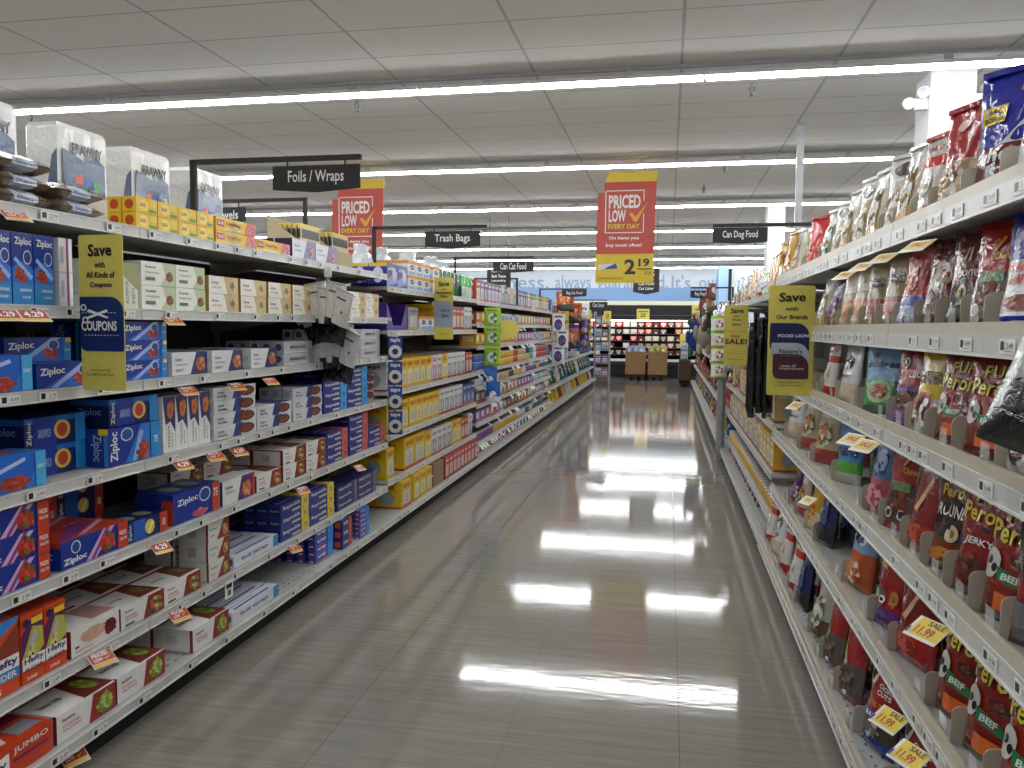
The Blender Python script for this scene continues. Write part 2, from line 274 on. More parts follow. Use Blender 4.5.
kind('food', 'storage_bag_carton', 'white and red bag carton', 'carton', carton('#e6e4e0', [('p', [(.5, 0), (1, 0), (1, 1), (.62, 1)], '#8a2a1e'), ('b', .8, .45, .17, .4, ['#6a7a3a', '#b8925a', '#c8603a', '#e0c890', '#3f5a28'], 18), ('t', 'home', .08, .7, .26, .82, '#33333a'), ('t', 'FREEZER', .08, .48, .34, .56, '#c0503a'), ('t', 'GALLON BAGS', .08, .34, .36, .42, '#c0503a'), ('r', .08, .1, .28, .2, '#3a5a4a')], [('r', .9, 0, 1, 1, '#8a1f1c'), ('r', 0, .92, 1, 1, '#8a1f1c'), ('t', 'BAGS', .3, .3, .55, .7, '#8a6a66', 1, 0)], [('p', [(.5, .1), (1, .1), (1, .95), (.68, .95)], '#7a3428'), ('b', .82, .5, .12, .3, ['#6a7a3a', '#b8925a', '#3f5a28'], 9), ('t', 'home bags', .12, .4, .4, .55, '#5a5a60'), ('r', 0, .92, 1, 1, '#8a1f1c')]), .23, .15, .075)
kind('foodgreen', 'storage_bag_carton', 'white and lettuce-green bag carton', 'carton', carton('#e8e6e2', [('p', [(.52, 0), (1, 0), (1, 1), (.6, 1)], '#9a2a22'), ('b', .8, .45, .17, .42, ['#8fa83a', '#b8c85a', '#5f7a28', '#c8d08a'], 20), ('t', 'home', .08, .7, .28, .82, '#33333a'), ('t', 'STORAGE', .08, .48, .36, .56, '#c0503a'), ('t', 'GALLON BAGS', .08, .34, .38, .42, '#c0503a')], [('r', .92, 0, 1, 1, '#8a1f1c'), ('r', .3, .3, .6, .7, '#d0cecc')], [('p', [(.5, .05), (1, .05), (1, .95), (.65, .95)], '#7a2a22'), ('b', .82, .5, .13, .34, ['#8fa83a', '#b8c85a', '#5f7a28'], 12), ('t', 'home bags', .1, .4, .42, .6, '#3a3a40'), ('r', 0, .92, 1, 1, '#8a1f1c')]), .25, .16, .085)
kind('cherry', 'storage_bag_carton', 'white cherry-print bag carton', 'carton', carton('#e4e1dc', [('b', .45, .55, .3, .3, ['#d8a890', '#e0b8a0'], 14), ('b', .8, .5, .15, .35, ['#6a1420', '#8a1c2a', '#4a0c18'], 12), ('t', 'QUART BAGS', .06, .12, .4, .2, '#a83a2a'), ('r', .06, .28, .14, .36, '#222222')], [('r', .9, 0, 1, 1, '#8a1f1c')], [('p', [(.5, .1), (1, .1), (1, .9), (.6, .9)], '#b88a80')]), .22, .15, .085)
kind('stackw', 'storage_bag_carton', 'square white and red bag carton', 'carton', carton('#dedcd8', [('p', [(.4, 0), (1, 0), (1, 1), (.75, 1)], '#8a2a1e'), ('b', .8, .4, .14, .35, ['#8fa83a', '#c85a3a', '#e0c890'], 12), ('t', 'home', .08, .6, .4, .72, '#33333a'), ('r', .08, .3, .3, .34, '#c0503a')], [('r', .93, 0, 1, 1, '#8a1f1c'), ('r', .3, .25, .6, .75, '#b8b4b0')], []), .18, .15, .09)
kind('roast', 'storage_bag_carton', 'white and purple roast-bag carton', 'carton', carton('#e4e2df', [('p', [(.45, 0), (1, 0), (1, 1), (.6, 1)], '#5a2a6a'), ('b', .76, .42, .18, .38, ['#c86a3a', '#d88a4a', '#e0b070'], 14), ('t', 'home', .08, .65, .3, .78, '#33333a'), ('t', 'OVEN BAGS', .08, .45, .38, .53, '#7a7a80'), ('r', .93, 0, 1, 1, '#c04a3a')], [('r', .9, 0, 1, 1, '#33333a')], []), .26, .1, .1)
HEF = '#d84a18'
kind('hefty', 'slider_bag_carton', 'upright orange slider bag carton', 'carton', carton(HEF, [('p', [(0, .7), (.5, .95), (1, .9), (1, .35), (0, .2)], '#5a1a5a'), ('p', [(0, .35), (.5, .8), (.95, .75), (1, .45), (.1, .2)], '#b8b84a'), ('b', .45, .45, .3, .15, ['#c8c04a', '#e8d878', '#2a2018', '#d8d0a0'], 12), ('p', [(.3, .55), (.6, .75), (.7, .68), (.4, .5)], '#b8b0c8'), ('r', 0, .2, 1, .38, '#f0ece6'), ('t', 'Hefty', .08, .26, .94, .37, '#1a2470', .1, .03), ('t', 'SLIDER', .1, .17, .9, .23, '#7a1a4a', .1, .02), ('e', .2, .88, .14, .06, '#1a1a50'), ('r', .42, .84, .92, .93, Y_), ('t', '20 BAGS', .15, .05, .6, .1, W)], [('t', 'Hefty', .2, .4, .8, .6, W, 0, .02), ('r', 0, .85, 1, 1, '#a8341a')], [('r', .1, .2, .9, .8, '#a8341a')]), .083, .1, .2)
kind('heftyblue', 'slider_bag_carton', 'orange and sky-blue slider bag carton', 'carton', carton(HEF, [('p', [(0, .5), (1, .9), (1, .4), (0, .3)], '#8a3a2a'), ('r', 0, .3, 1, .5, '#f0ece6'), ('r', 0, .18, 1, .32, '#2a86d0'), ('t', 'Hefty', .05, .34, .95, .48, '#1a2470', .1, .03), ('t', 'SLIDER', .1, .2, .9, .29, W, .1, .02), ('p', [(0, 1), (0, .7), (1, .95), (1, 1)], '#2a86d0'), ('t', '35', .15, .04, .4, .12, W)], [('r', 0, .8, 1, 1, '#a8341a')], [('r', .1, .2, .9, .8, '#2a86d0')]), .11, .1, .21)
kind('jumbo', 'slider_bag_carton', 'low red-orange jumbo bag carton', 'carton', carton('#c83a14', [('t', 'JUMBO', .5, .6, .95, .85, '#f0e0d8', .15, .02), ('r', .5, .4, .95, .5, '#7a1a5a'), ('p', [(0, .1), (.45, .3), (.45, .8), (0, .6)], '#f0ece6'), ('t', 'Hefty', .03, .28, .42, .66, '#1a2470', .3, .03)], [('r', .1, .2, .9, .8, '#a8341a')], [('r', 0, .5, 1, .75, '#7a1a4a'), ('p', [(.1, .1), (.5, .1), (.6, .45), (.2, .45)], '#e0c8c0'), ('r', .65, .1, .95, .4, '#8a8a98')]), .28, .2, .09)
kind('cling', 'cling_wrap_carton', 'long yellow cling wrap carton', 'carton', carton('#e8b820', [('r', .02, .3, .2, .8, '#b81a22'), ('t', 'GLAD', .04, .42, .18, .7, W, 0, .03), ('t', 'ClingWrap', .24, .4, .6, .7, '#8a2a1a', 0, .02), ('r', .2, .08, .6, .22, '#d8e0a0'), ('p', [(.7, 0), (1, 0), (1, 1), (.78, 1)], '#e07a72'), ('b', .88, .4, .08, .35, ['#c84a50', '#8ac8d0', '#f0a8a0'], 8)], [('e', .5, .5, .32, .32, '#c8461e'), ('r', .2, .05, .8, .2, '#3f8a4a')], [('r', .1, .3, .6, .6, '#f0d860'), ('r', .75, 0, 1, 1, '#e07a72')]), .31, .052, .052)
kind('press', 'cling_wrap_carton', 'short yellow wrap carton', 'carton', carton('#eec020', [('e', .35, .5, .24, .38, '#f6e070'), ('t', 'GLAD', .15, .4, .45, .65, '#b01a22', 0, .03), ('r', .6, .1, .95, .3, '#5a9a3a'), ('r', .62, .5, .95, .9, '#f0d040')], [('e', .5, .5, .32, .32, '#c8461e')], [('r', .1, .3, .9, .6, '#f6d850')]), .115, .052, .052)
kind('lilac', 'snack_bag_carton', 'small white and magenta bag carton', 'carton', carton('#e0dee2', [('r', .55, 0, .72, 1, '#8a1f5a'), ('r', .1, .25, .35, .75, '#b8b6c0')], [('t', 'home', .3, .3, .6, .6, '#44444a')], []), .055, .09, .1)
# trash bag cartons and others further down
def upright(body, strip, pic, txt, tc):
    return carton(body, [('r', .12, .12, .88, .62, pic), ('b', .5, .35, .25, .2, ['#b8bcc0', '#8a9096', '#d8dadc'], 9), ('t', txt, .15, .74, .85, .9, tc, .1, .03), ('r', 0, 0, 1, .1, strip)], [('t', txt, .2, .72, .8, .84, tc, 0, .02), ('e', .55, .36, .26, .26, '#9aa0a4'), ('r', 0, 0, 1, .06, strip)], [('r', .2, .2, .8, .8, strip)])
kind('tby', 'trash_bag_carton', 'yellow trash bag carton', 'carton', upright('#e0bc22', '#c8a41a', '#d8d0a8', 'GLAD', '#b82a1e'), .145, .2, .2)
kind('tbg', 'trash_bag_carton', 'green trash bag carton', 'carton', upright('#1f7a3a', '#12502a', '#e0e4dc', 'GLAD', W), .1, .2, .2)
kind('tbw', 'trash_bag_carton', 'white and grey trash bag carton', 'carton', upright('#d8d8d4', '#a83a2a', '#8a8e96', 'bags', '#2a3a6a'), .14, .2, .2)
kind('tbp', 'trash_bag_carton', 'pink-striped trash bag carton', 'carton', upright('#e2c8d2', '#b84a8a', '#d070a8', 'GLAD', '#a82a6a'), .11, .2, .2)
kind('tbr', 'trash_bag_carton', 'red trash bag carton', 'carton', upright('#b02a22', '#7a1a18', '#d8b0a0', 'bags', W), .12, .2, .19)
kind('tbb', 'trash_bag_carton', 'blue trash bag carton', 'carton', upright('#24387a', '#d8641e', '#6a7ab0', 'bags', W), .14, .2, .19)
kind('tbbig', 'trash_bag_carton', 'large yellow trash bag carton', 'carton', upright('#dcb41e', '#c8401e', '#c8c8b8', 'GLAD', '#b82a1e'), .24, .3, .22)
kind('kraft', 'bag_bundle', 'brown kraft bag bundle', 'bag bundle', carton('#8a6a48', [('r', 0, i*.1+.04, 1, i*.1+.055, '#5a4430') for i in range(9)], [('r', 0, .45, 1, .55, '#d8d4c8')], []), .3, .28, .2)
kind('greybox', 'wipes_carton', 'grey and white wipes carton', 'carton', upright('#8a8688', '#c8a030', '#b8b4b0', 'wipes', '#2a2a60'), .22, .2, .16)
kind('clox', 'wipes_carton', 'orange and white wipes pack', 'pack', carton('#e6e2da', [('r', 0, .78, 1, 1, '#e09a3a'), ('e', .5, .55, .28, .18, '#2a4a9a'), ('t', 'wipes', .3, .48, .7, .6, W, 0, .02), ('r', .1, .06, .9, .26, '#7ab0dc')], [('r', 0, .78, 1, 1, '#e09a3a'), ('r', .1, .1, .9, .4, '#7ab0dc')], [('r', .1, .1, .9, .9, '#f0b868')]), .17, .12, .1)
kind('navyp', 'diaper_pack', 'navy and purple hygiene pack', 'pack', carton('#2a2f8a', [('p', [(0, .3), (1, .7), (1, .2), (0, 0)], '#8a9ad8'), ('e', .7, .55, .2, .3, '#d8c8e0'), ('t', 'soft', .1, .7, .6, .88, W)], [('e', .5, .5, .3, .35, '#c8ccea'), ('r', 0, .85, 1, 1, '#d8b84a')], []), .2, .12, .15)
for q_, (c1, c2, c3, d_) in enumerate([('#3a5aa8', '#c8d4e8', '#d8a03a', 'blue'), ('#a8322a', '#e0d0c0', '#d8b04a', 'red'), ('#c8a86a', '#e8e0d0', '#7a5a3a', 'tan'), ('#5a6a4a', '#d8dcc8', '#8aa83a', 'olive'), ('#7a4a8a', '#e0d8e8', '#c86a9a', 'violet'), ('#c8c8c4', '#8a98a8', '#3a5a9a', 'pale grey'), ('#3a3a44', '#b8b0a8', '#a83a2a', 'charcoal'), ('#d8a82a', '#f0e4b0', '#a8461e', 'golden'), ('#2a7a8a', '#cfe4e4', '#e0e0dc', 'teal')]):
    kind('can%d' % q_, 'pet_food_can', d_+' cat food can', 'can', (lambda c1, c2, c3: lambda mb, p: (mb.lathe([(.036, 0), (.04, .004), (.04, .02), (.04, .07), (.036, .074)], None, 12, (0, .04), [mat('#b8b8bc', 'metal'), mat(c1), mat(c2 if 0 else c1), mat('#b8b8bc', 'metal')]), mb.art(lambda u, v, h: Vector((-.0404*cos(PI*u), .04-(.0404+h)*sin(PI*u), .004+.066*v)), [('r', .3, .3, .7, .8, mat(c2)), ('r', .3, .1, .7, .25, mat(c3))]) , 1)[-1])(c1, c2, c3), .085, .085, .074)
    kind('tray%d' % q_, 'pet_food_tray', d_+' cat food multipack', 'multipack', carton(c1, [('r', .1, .35, .6, .85, c2), ('e', .78, .5, .14, .34, c3), ('r', 0, 0, 1, .14, c3)], [('r', .15, .3, .85, .8, c2)], [('r', .1, .2, .9, .8, c2)]), .21, .16, .115)
    kind('tall%d' % q_, 'pet_food_carton', d_+' pet food carton', 'carton', upright(c1, c3, c2, 'meal', W), .16, .16, .2)

# pouches -----------------------------------------------------------------
def pouch(bands, ops=(), crease=.006, header=False, film='film', seed=1, flatk=1.0):
    """bands: [(v_top, colour)...] from the bottom up"""
    def b(mb, p):
        w_, t_, h_ = p['w'], p['d'], p['h']; rr = random.Random(seed)
        nx, nz = 9, 16
        vv = sorted(set([round(i/nz, 4) for i in range(nz+1)]+[q for q, _ in bands]))
        ph = [rr.random()*6 for _ in range(6)]
        def T(u, v):
            prof = min(1, (v*7+.12))*(1-max(0, (v-.25)/.75)**1.6)*flatk
            e = 1-abs(2*u-1)**3
            return t_*.5*(prof*e+.03)
        def S(u, v, side, h=0):
            nar = 1-.05*sin(PI*min(1, v*1.2))
            x = (u-.5)*w_*nar
            cr = crease*(sin(9*u+ph[0]+6*v)*sin(11*v+ph[1]+3*u)+.6*sin(23*u+ph[2])*sin(17*v+ph[3]))
            y = t_*.5-side*(T(u, v)+h)-side*cr*.5*(1-abs(2*u-1)**6)*min(1, v*5)
            y += .05*t_*sin(v*3)
            return Vector((x, y, v*h_+(.004*sin(7*u+ph[4]) if v > .95 else 0)))
        def colour(v):
            for q, c in bands:
                if v < q-1e-6: return c
            return bands[-1][1]
        b0 = len(mb.v); n = nx+1
        for side in (1, -1):
            for v in vv:
                for i in range(n): mb.v.append(tuple(S(i/nx, v, side)))
        m_ = len(vv)*n
        for si in (0, 1):
            for j in range(len(vv)-1):
                k = mb.mi(mat(colour(vv[j]), film))
                for i in range(nx):
                    a = b0+si*m_+j*n+i; q = (a, a+1, a+n+1, a+n)
                    mb.f.append(q if si == 0 else q[::-1]); mb.m.append(k)
        for j in range(len(vv)-1):
            k = mb.mi(mat(colour(vv[j]), film))
            for i, fl in ((0, 1), (nx, 0)):
                a = b0+j*n+i; q = (a, a+n, a+n+m_, a+m_); mb.f.append(q if fl else q[::-1]); mb.m.append(k)
        for j, fl in ((0, 1), (len(vv)-1, 0)):
            k = mb.mi(mat(colour(vv[j]-.001), film))
            for i in range(nx):
                a = b0+j*n+i; q = (a, a+m_, a+m_+1, a+1); mb.f.append(q if fl else q[::-1]); mb.m.append(k)
        mb.art(lambda u, v, h: S(u, v, 1, h+.0022), [tuple(mat(q, 'film') if isinstance(q, str) and q.startswith('#') else [mat(z_, 'film') for z_ in q] if isinstance(q, list) and isinstance(q[0], str) else q for q in op) for op in ops], asp=-1)
        return True
    return b
def seal(c):
    def f(mb, p):
        mb.box(-p['w']/2*.97, p['w']/2*.97, p['d']*.38, p['d']*.62, p['h']*.985, p['h']*1.03, mat(c, 'film'))
    return f
BR = ['#5a2a18', '#7a3a20', '#8a4a2a', '#4a2012']
def pk(key, desc, w_, d_, h_, bands, ops, sc=None, seed=1, name='treat_pouch', cat='pouch', flatk=1.0):
    kind(key, name, desc, cat, pouch(bands, ops, seed=seed, flatk=flatk), w_, d_, h_, [('top_seal', seal(sc or bands[-1][1]))])
RD = '#8e1c12'
pk('pup', 'red pouch with yellow lettering', .17, .07, .27, [(.3, '#701509'), (1, '#8e2010')], [('t', 'PUP-', .3, .78, .9, .93, K, .15, .06), ('t', 'PUP-', .31, .785, .89, .925, '#e8d23a', .15, .02), ('t', 'Peroni', .1, .6, .97, .8, K, -.2, .06), ('t', 'Peroni', .11, .605, .96, .795, '#e8d23a', -.2, .02), ('e', .22, .45, .16, .12, '#c8c4be'), ('e', .2, .47, .05, .035, K), ('e', .3, .42, .05, .035, K), ('p', [(.35, .44), (.8, .38), (.85, .3), (.4, .34)], '#1f7a48'), ('t', 'BEEF', .45, .35, .75, .4, W), ('r', .4, .12, .85, .25, '#d8641e'), ('b', .68, .5, .18, .06, BR, 8)], '#6a1a10', 1)
pk('pupblue', 'red pouch with blue jerky band', .16, .06, .26, [(.22, '#701509'), (1, '#861d0f')], [('t', 'PUP', .3, .8, .85, .93, K, .1, .06), ('t', 'PUP', .31, .805, .84, .925, '#e8d23a', .1, .02), ('t', 'Peroni', .1, .64, .95, .8, '#e8d23a', -.15, .02), ('p', [(.05, .5), (.6, .62), (.95, .45), (.9, .36), (.1, .4)], '#1c2c5a'), ('t', 'JERKY', .3, .44, .8, .52, W, -.1), ('b', .5, .26, .3, .12, BR, 16), ('e', .8, .08, .1, .04, '#2a3a9a')], '#6a1a10', 2)
pk('rounds', 'brown pouch of round treats', .13, .06, .22, [(.3, '#7a2a14'), (1, '#5a1c12')], [('t', 'PUP', .3, .82, .7, .92, '#e0c83a', .1, .02), ('t', 'Peroni', .2, .7, .8, .82, '#e0c83a', -.1, .02), ('e', .5, .5, .34, .2, '#26201c'), ('t', 'ROUNDS', .2, .52, .9, .64, '#e8e0d0', -.15, .02), ('e', .6, .38, .12, .08, '#d8c8a0'), ('e', .6, .38, .06, .04, '#a86a3a'), ('b', .5, .16, .35, .1, ['#c8862e', '#8a4a1e'], 10)], '#4a1a10', 3)
pk('redclear', 'red-topped clear jerky pouch', .14, .05, .24, [(.1, '#a81c16'), (.55, '#6a5450'), (1, '#a81814')], [('r', .12, .12, .88, .52, '#5a3f38'), ('b', .5, .32, .3, .18, BR, 14), ('e', .3, .2, .12, .06, '#e8e6e0'), ('e', .3, .2, .09, .045, '#222222'), ('e', .65, .2, .12, .06, '#e8e6e0'), ('e', .65, .2, .09, .045, '#222222'), ('r', .3, .46, .75, .56, '#6a8a5a'), ('p', [(.45, .75), (.6, .88), (.64, .86), (.5, .73)], '#d8a02a'), ('t', 'Chews', .5, .66, .9, .73, '#e8b83a')], '#8e1812', 4)
pk('bluechew', 'wide royal-blue chew pouch with dog', .21, .07, .25, [(.42, '#6a1c1a'), (1, '#1c2696')], [('r', .04, .6, .3, .74, '#e0bc2a'), ('t', 'SMALL', .07, .68, .27, .72, K), ('t', 'BONES', .07, .62, .27, .66, K), ('e', .62, .82, .13, .1, '#c8803a'), ('e', .62, .76, .08, .05, '#d8c8b0'), ('e', .63, .79, .03, .025, K), ('p', [(.68, .86), (.98, .95), (.95, .89), (.7, .82)], '#c8803a'), ('p', [(.56, .86), (.42, .9), (.4, .82), (.54, .8)], '#c8803a'), ('p', [(.3, .42), (.7, .42), (.95, .68), (.55, .64)], '#d8d6d8'), ('b', .6, .55, .12, .07, ['#b84a3a', '#c86a5a'], 6), ('t', 'chew', .1, .28, .6, .4, W, 0, .03), ('t', 'STIX', .25, .14, .6, .24, W, 0, .02)], '#1c2696', 5)
pk('bluesoft', 'blue and white soft treat pouch', .2, .07, .28, [(.14, '#20309a'), (.62, '#d8d8da'), (1, '#1c2c9e')], [('e', .5, .78, .2, .12, '#c8803a'), ('e', .5, .72, .1, .06, '#e0c8a0'), ('e', .5, .74, .03, .02, K), ('p', [(.3, .85), (.2, .95), (.38, .88)], '#a8602a'), ('p', [(.7, .85), (.8, .95), (.62, .88)], '#a8602a'), ('t', 'Happy', .15, .5, .85, .6, '#c82c20', 0, .03), ('t', 'HITS', .25, .4, .8, .49, '#c82c20', 0, .03), ('b', .5, .25, .3, .08, ['#8a4a2a', '#a84a3a'], 10), ('e', .5, .06, .3, .04, '#e0e0e4')], '#1c2c9e', 6)
pk('striped', 'yellow pouch with striped base', .14, .06, .25, [(.45, '#c8b8b0'), (1, '#d8b822')], [('b', .5, .3, .35, .25, ['#a8322a', '#e0dcd8', '#3a2a28'], 20), ('t', 'TENDER', .15, .62, .9, .78, K, -.2, .03)], '#b89a1a', 7)
pk('ridges', 'pale blue and green pouch', .16, .06, .24, [(.5, '#3f8a4a'), (1, '#8ab4da')], [('t', 'Ridges', .1, .66, .9, .8, '#1c2c6a', 0, .03), ('e', .3, .88, .07, .05, '#2a3a5a'), ('e', .5, .34, .32, .18, '#a8c89a'), ('b', .5, .34, .24, .13, ['#a85a3a', '#8a3a2a', '#c89a7a'], 12), ('r', .1, .03, .9, .12, '#55685a')], '#7aa4ca', 8)
pk('purplebase', 'red pouch with purple base', .14, .055, .24, [(.22, '#8a4a9a'), (.5, '#5a3a34'), (1, '#9c1a16')], [('e', .3, .82, .12, .08, '#e0dcd4'), ('e', .3, .82, .08, .055, '#4a4a4a'), ('t', 'cuts', .5, .64, .85, .74, W), ('b', .5, .36, .3, .12, BR, 12), ('r', .15, .46, .85, .53, '#6a3a8a')], '#8a1614', 9)
pk('brown', 'brown pouch with white print', .15, .06, .24, [(.4, '#4a2c22'), (1, '#6a1c1a')], [('b', .5, .6, .3, .2, ['#d8d0c8', '#8a2a24', '#c8b8a8'], 16), ('p', [(.1, .5), (.9, .9), (.95, .82), (.15, .42)], '#a82a22'), ('r', .2, .08, .8, .3, '#6a4a3a')], '#5a1614', 10)
pk('bones', 'dark red pouch with bone print', .16, .06, .25, [(.3, '#2e2624'), (1, '#6e2a26')], [('t', 'bones', .3, .55, .85, .66, '#d8d0c0'), ('r', .35, .72, .4, .86, '#d8b88a'), ('r', .45, .72, .5, .86, '#d8b88a'), ('e', .5, .4, .26, .14, '#3a3430'), ('e', .5, .4, .1, .07, '#c8b078'), ('e', .5, .4, .05, .035, '#3a3430')], '#6e2a26', 11)
pk('pinkblue', 'pink pouch with blue base', .12, .05, .23, [(.3, '#a8b4d0'), (.42, '#2a4a9a'), (1, '#b8423c')], [('b', .5, .62, .3, .18, ['#d86a4a', '#a82c28', '#e0a080'], 12), ('e', .5, .9, .06, .03, K), ('b', .5, .14, .3, .1, ['#d8dce8', '#6a7ab0'], 8)], '#a83a3a', 12)
pk('tanp', 'tan kraft pouch with red label', .13, .055, .23, [(1, '#a08a64')], [('r', .12, .2, .88, .45, '#8e2626'), ('r', .2, .25, .8, .38, '#c06a5a'), ('t', 'pure', .3, .6, .75, .68, '#1c2c5a'), ('t', 'bark', .3, .7, .75, .78, '#1c2c5a')], '#8a7450', 13)
pk('tanlight', 'cream pouch with orange window', .12, .05, .22, [(1, '#b8aa8c')], [('r', .15, .15, .85, .5, '#c88a5a'), ('b', .5, .32, .3, .14, ['#d8a070', '#a86a3a'], 10), ('r', .2, .62, .8, .74, '#e0dccc')], '#a89a7a', 14)
pk('clearp', 'clear treat bag with white header', .12, .05, .22, [(.7, '#b8a890'), (1, '#d8d8d2')], [('b', .5, .35, .34, .26, ['#a88a5a', '#d8ccb0', '#8a6a3a', '#e0dcd0'], 20), ('e', .5, .84, .3, .08, '#3a2a22')], '#d0d0ca', 15)
pk('clearg', 'clear treat bag with gold print', .11, .05, .21, [(.75, '#c8c0ae'), (1, '#cfcfc8')], [('b', .5, .5, .32, .3, ['#c89a2a', '#e0dcd0', '#6a5a3a', '#e8e4da'], 20), ('r', .2, .1, .8, .3, '#c8922a')], '#c8c8c0', 16)
pk('redtop', 'shiny red-topped treat bag', .13, .055, .23, [(.5, '#a08a6a'), (1, '#a8141a')], [('b', .5, .3, .34, .2, ['#b89a6a', '#8a5a3a', '#d8ccb8'], 14), ('e', .5, .82, .14, .05, '#e0b8b0')], '#9a141a', 17)
pk('redhead', 'small white bag with red header', .1, .045, .2, [(.2, '#b01c22'), (.65, '#d0ccc6'), (.78, '#c8322a'), (1, '#d4d2ce')], [('t', 'rawhide', .2, .84, .8, .92, '#a01c22'), ('b', .5, .45, .3, .15, ['#e0d8c8', '#c8a88a'], 8)], '#c8322a', 18)
pk('redbag', 'crumpled bright red treat bag', .14, .06, .2, [(.5, '#c08078'), (1, '#c41f1f')], [('b', .5, .4, .38, .3, ['#d84a40', '#a81818', '#e0a098'], 18)], '#c41f1f', 19)
pk('grass', 'clear bag of brown chews', .13, .06, .2, [(.4, '#5a4030'), (1, '#a8ac9c')], [('b', .5, .5, .36, .3, ['#6a8a6a', '#d8dcd0', '#7a5a3a', '#e0e0d8'], 20)], '#b8bab0', 20)
pk('gold', 'golden yellow treat bag', .13, .06, .24, [(.4, '#d8ccb0'), (1, '#d0a01e')], [('b', .5, .35, .34, .2, ['#b8782a', '#e0c878', '#c83a22'], 12)], '#c8981a', 21)
pk('lastchew', 'blue and lime chew pouch', .11, .05, .19, [(.18, '#b8b4a8'), (.36, '#5aa83a'), (1, '#4a86c4')], [('t', 'EASY', .12, .6, .88, .74, '#12245a', 0, .03), ('t', 'CHEWS', .1, .44, .9, .58, '#12245a', 0, .03)], '#4a86c4', 22)
pk('bluepink', 'pale blue and pink treat bag', .13, .055, .24, [(.45, '#b85a62'), (1, '#5a7ab0')], [('b', .5, .65, .3, .2, ['#8aa8d0', '#2a3a6a'], 10), ('b', .5, .25, .34, .16, ['#d8a0a0', '#a83a4a'], 12)], '#5a7ab0', 23)
pk('beige', 'beige pouch with food pictures', .13, .055, .22, [(.25, '#a8423a'), (1, '#b8a88a')], [('b', .5, .5, .36, .22, ['#8a4a2a', '#d8d0c0', '#5a7a3a', '#c8742e'], 20), ('r', .2, .78, .8, .93, '#e0dccf')], '#a8987a', 24)
pk('whitep', 'white pouch with grey print', .13, .055, .2, [(.35, '#c8b8a0'), (1, '#d4d4d4')], [('b', .5, .7, .28, .14, ['#2a2a2a', '#e8e8e8', '#6a6a6a'], 10), ('t', 'busy', .2, .42, .8, .52, '#3a3a3a')], '#cccccc', 25)
pk('bluebag', 'light blue crinkled treat bag', .15, .07, .26, [(.5, '#c05a28'), (1, '#7a9cc8')], [('b', .5, .72, .3, .16, ['#12245a', '#d8e0ec', '#4a6aa8'], 12), ('b', .5, .22, .34, .18, ['#d8863a', '#a84a1e', '#e0dcd0'], 12)], '#6a8cba', 26)
pk('navyb', 'navy treat bag with paw print', .12, .055, .23, [(.3, '#2a2a30'), (1, '#1e2c58')], [('b', .5, .55, .28, .3, ['#4a5a88', '#b8c0d0', '#16204a'], 14)], '#1e2c58', 27)
pk('purp', 'dark purple treat bag', .13, .06, .2, [(.5, '#6a4a3a'), (1, '#3a1c5a')], [('b', .5, .4, .3, .2, ['#8a6a9a', '#c8b8a0', '#5a2a7a'], 12)], '#3a1c5a', 28)
pk('redyel', 'red pouch with yellow corner', .16, .06, .25, [(.25, '#5a2a7a'), (1, '#a01c1a')], [('p', [(0, .72), (.35, .9), (.4, .6), (.05, .45)], '#5a5460'), ('t', 'chicken', .03, .66, .38, .78, '#e0d03a', -.3, .02), ('e', .3, .35, .2, .12, '#6a5a58'), ('e', .22, .38, .08, .045, '#e8e6e0'), ('e', .42, .34, .08, .045, '#e8e6e0'), ('e', .22, .38, .04, .022, K), ('e', .42, .34, .04, .022, K), ('b', .72, .4, .12, .1, ['#c8863a', '#8a5a2a'], 8), ('t', 'milk bone', .5, .72, .92, .8, '#d8a8a0', -.3, .01)], '#8a1816', 29)
pk('redteal', 'glossy red bag with teal stripe', .16, .06, .24, [(.3, '#a82018'), (1, '#7e1412')], [('p', [(0, .3), (.1, .36), (.95, .12), (.9, .05)], '#3f8a88'), ('p', [(0, .3), (.08, .3), (.1, 1), (0, 1)], '#3f8a88'), ('p', [(.3, .45), (.55, .8), (.6, .75), (.4, .42)], '#e0b090'), ('b', .5, .22, .3, .1, ['#c84a30', '#8a2a1c'], 8)], '#3f7a78', 30)
pk('redblue', 'tall red bag with blue band', .2, .09, .34, [(.16, '#1c3aa0'), (.36, '#4a3c38'), (.44, '#1e4ab4'), (1, '#9a1c18')], [('e', .2, .8, .12, .1, '#e0dcd4'), ('e', .2, .81, .09, .075, '#3a2420'), ('t', 'CHOICE', .45, .7, .9, .76, W, -.2), ('t', 'CUTS', .45, .63, .85, .69, W, -.2), ('t', 'DOG TREATS', .35, .5, .9, .56, '#e0a03a', -.2), ('t', 'NO BULKY HIDE', .05, .38, .95, .43, W, -.1), ('b', .5, .25, .3, .1, ['#6a6460', '#3a2c28', '#b8b0a8'], 12)], '#7e1412', 31)
pk('jerky', 'red-topped jerky strip bag', .15, .06, .28, [(.12, '#8a1c18'), (.5, '#5e5450'), (1, '#9a1c1c')], [('p', [(.1, .72), (.5, .5), (.45, .42), (.08, .55)], '#c8b43a'), ('b', .5, .3, .35, .18, ['#4a3a34', '#7a6a60', '#5a3a2e'], 16), ('e', .6, .14, .06, .03, '#e8e6e0')], '#8a1c18', 32)
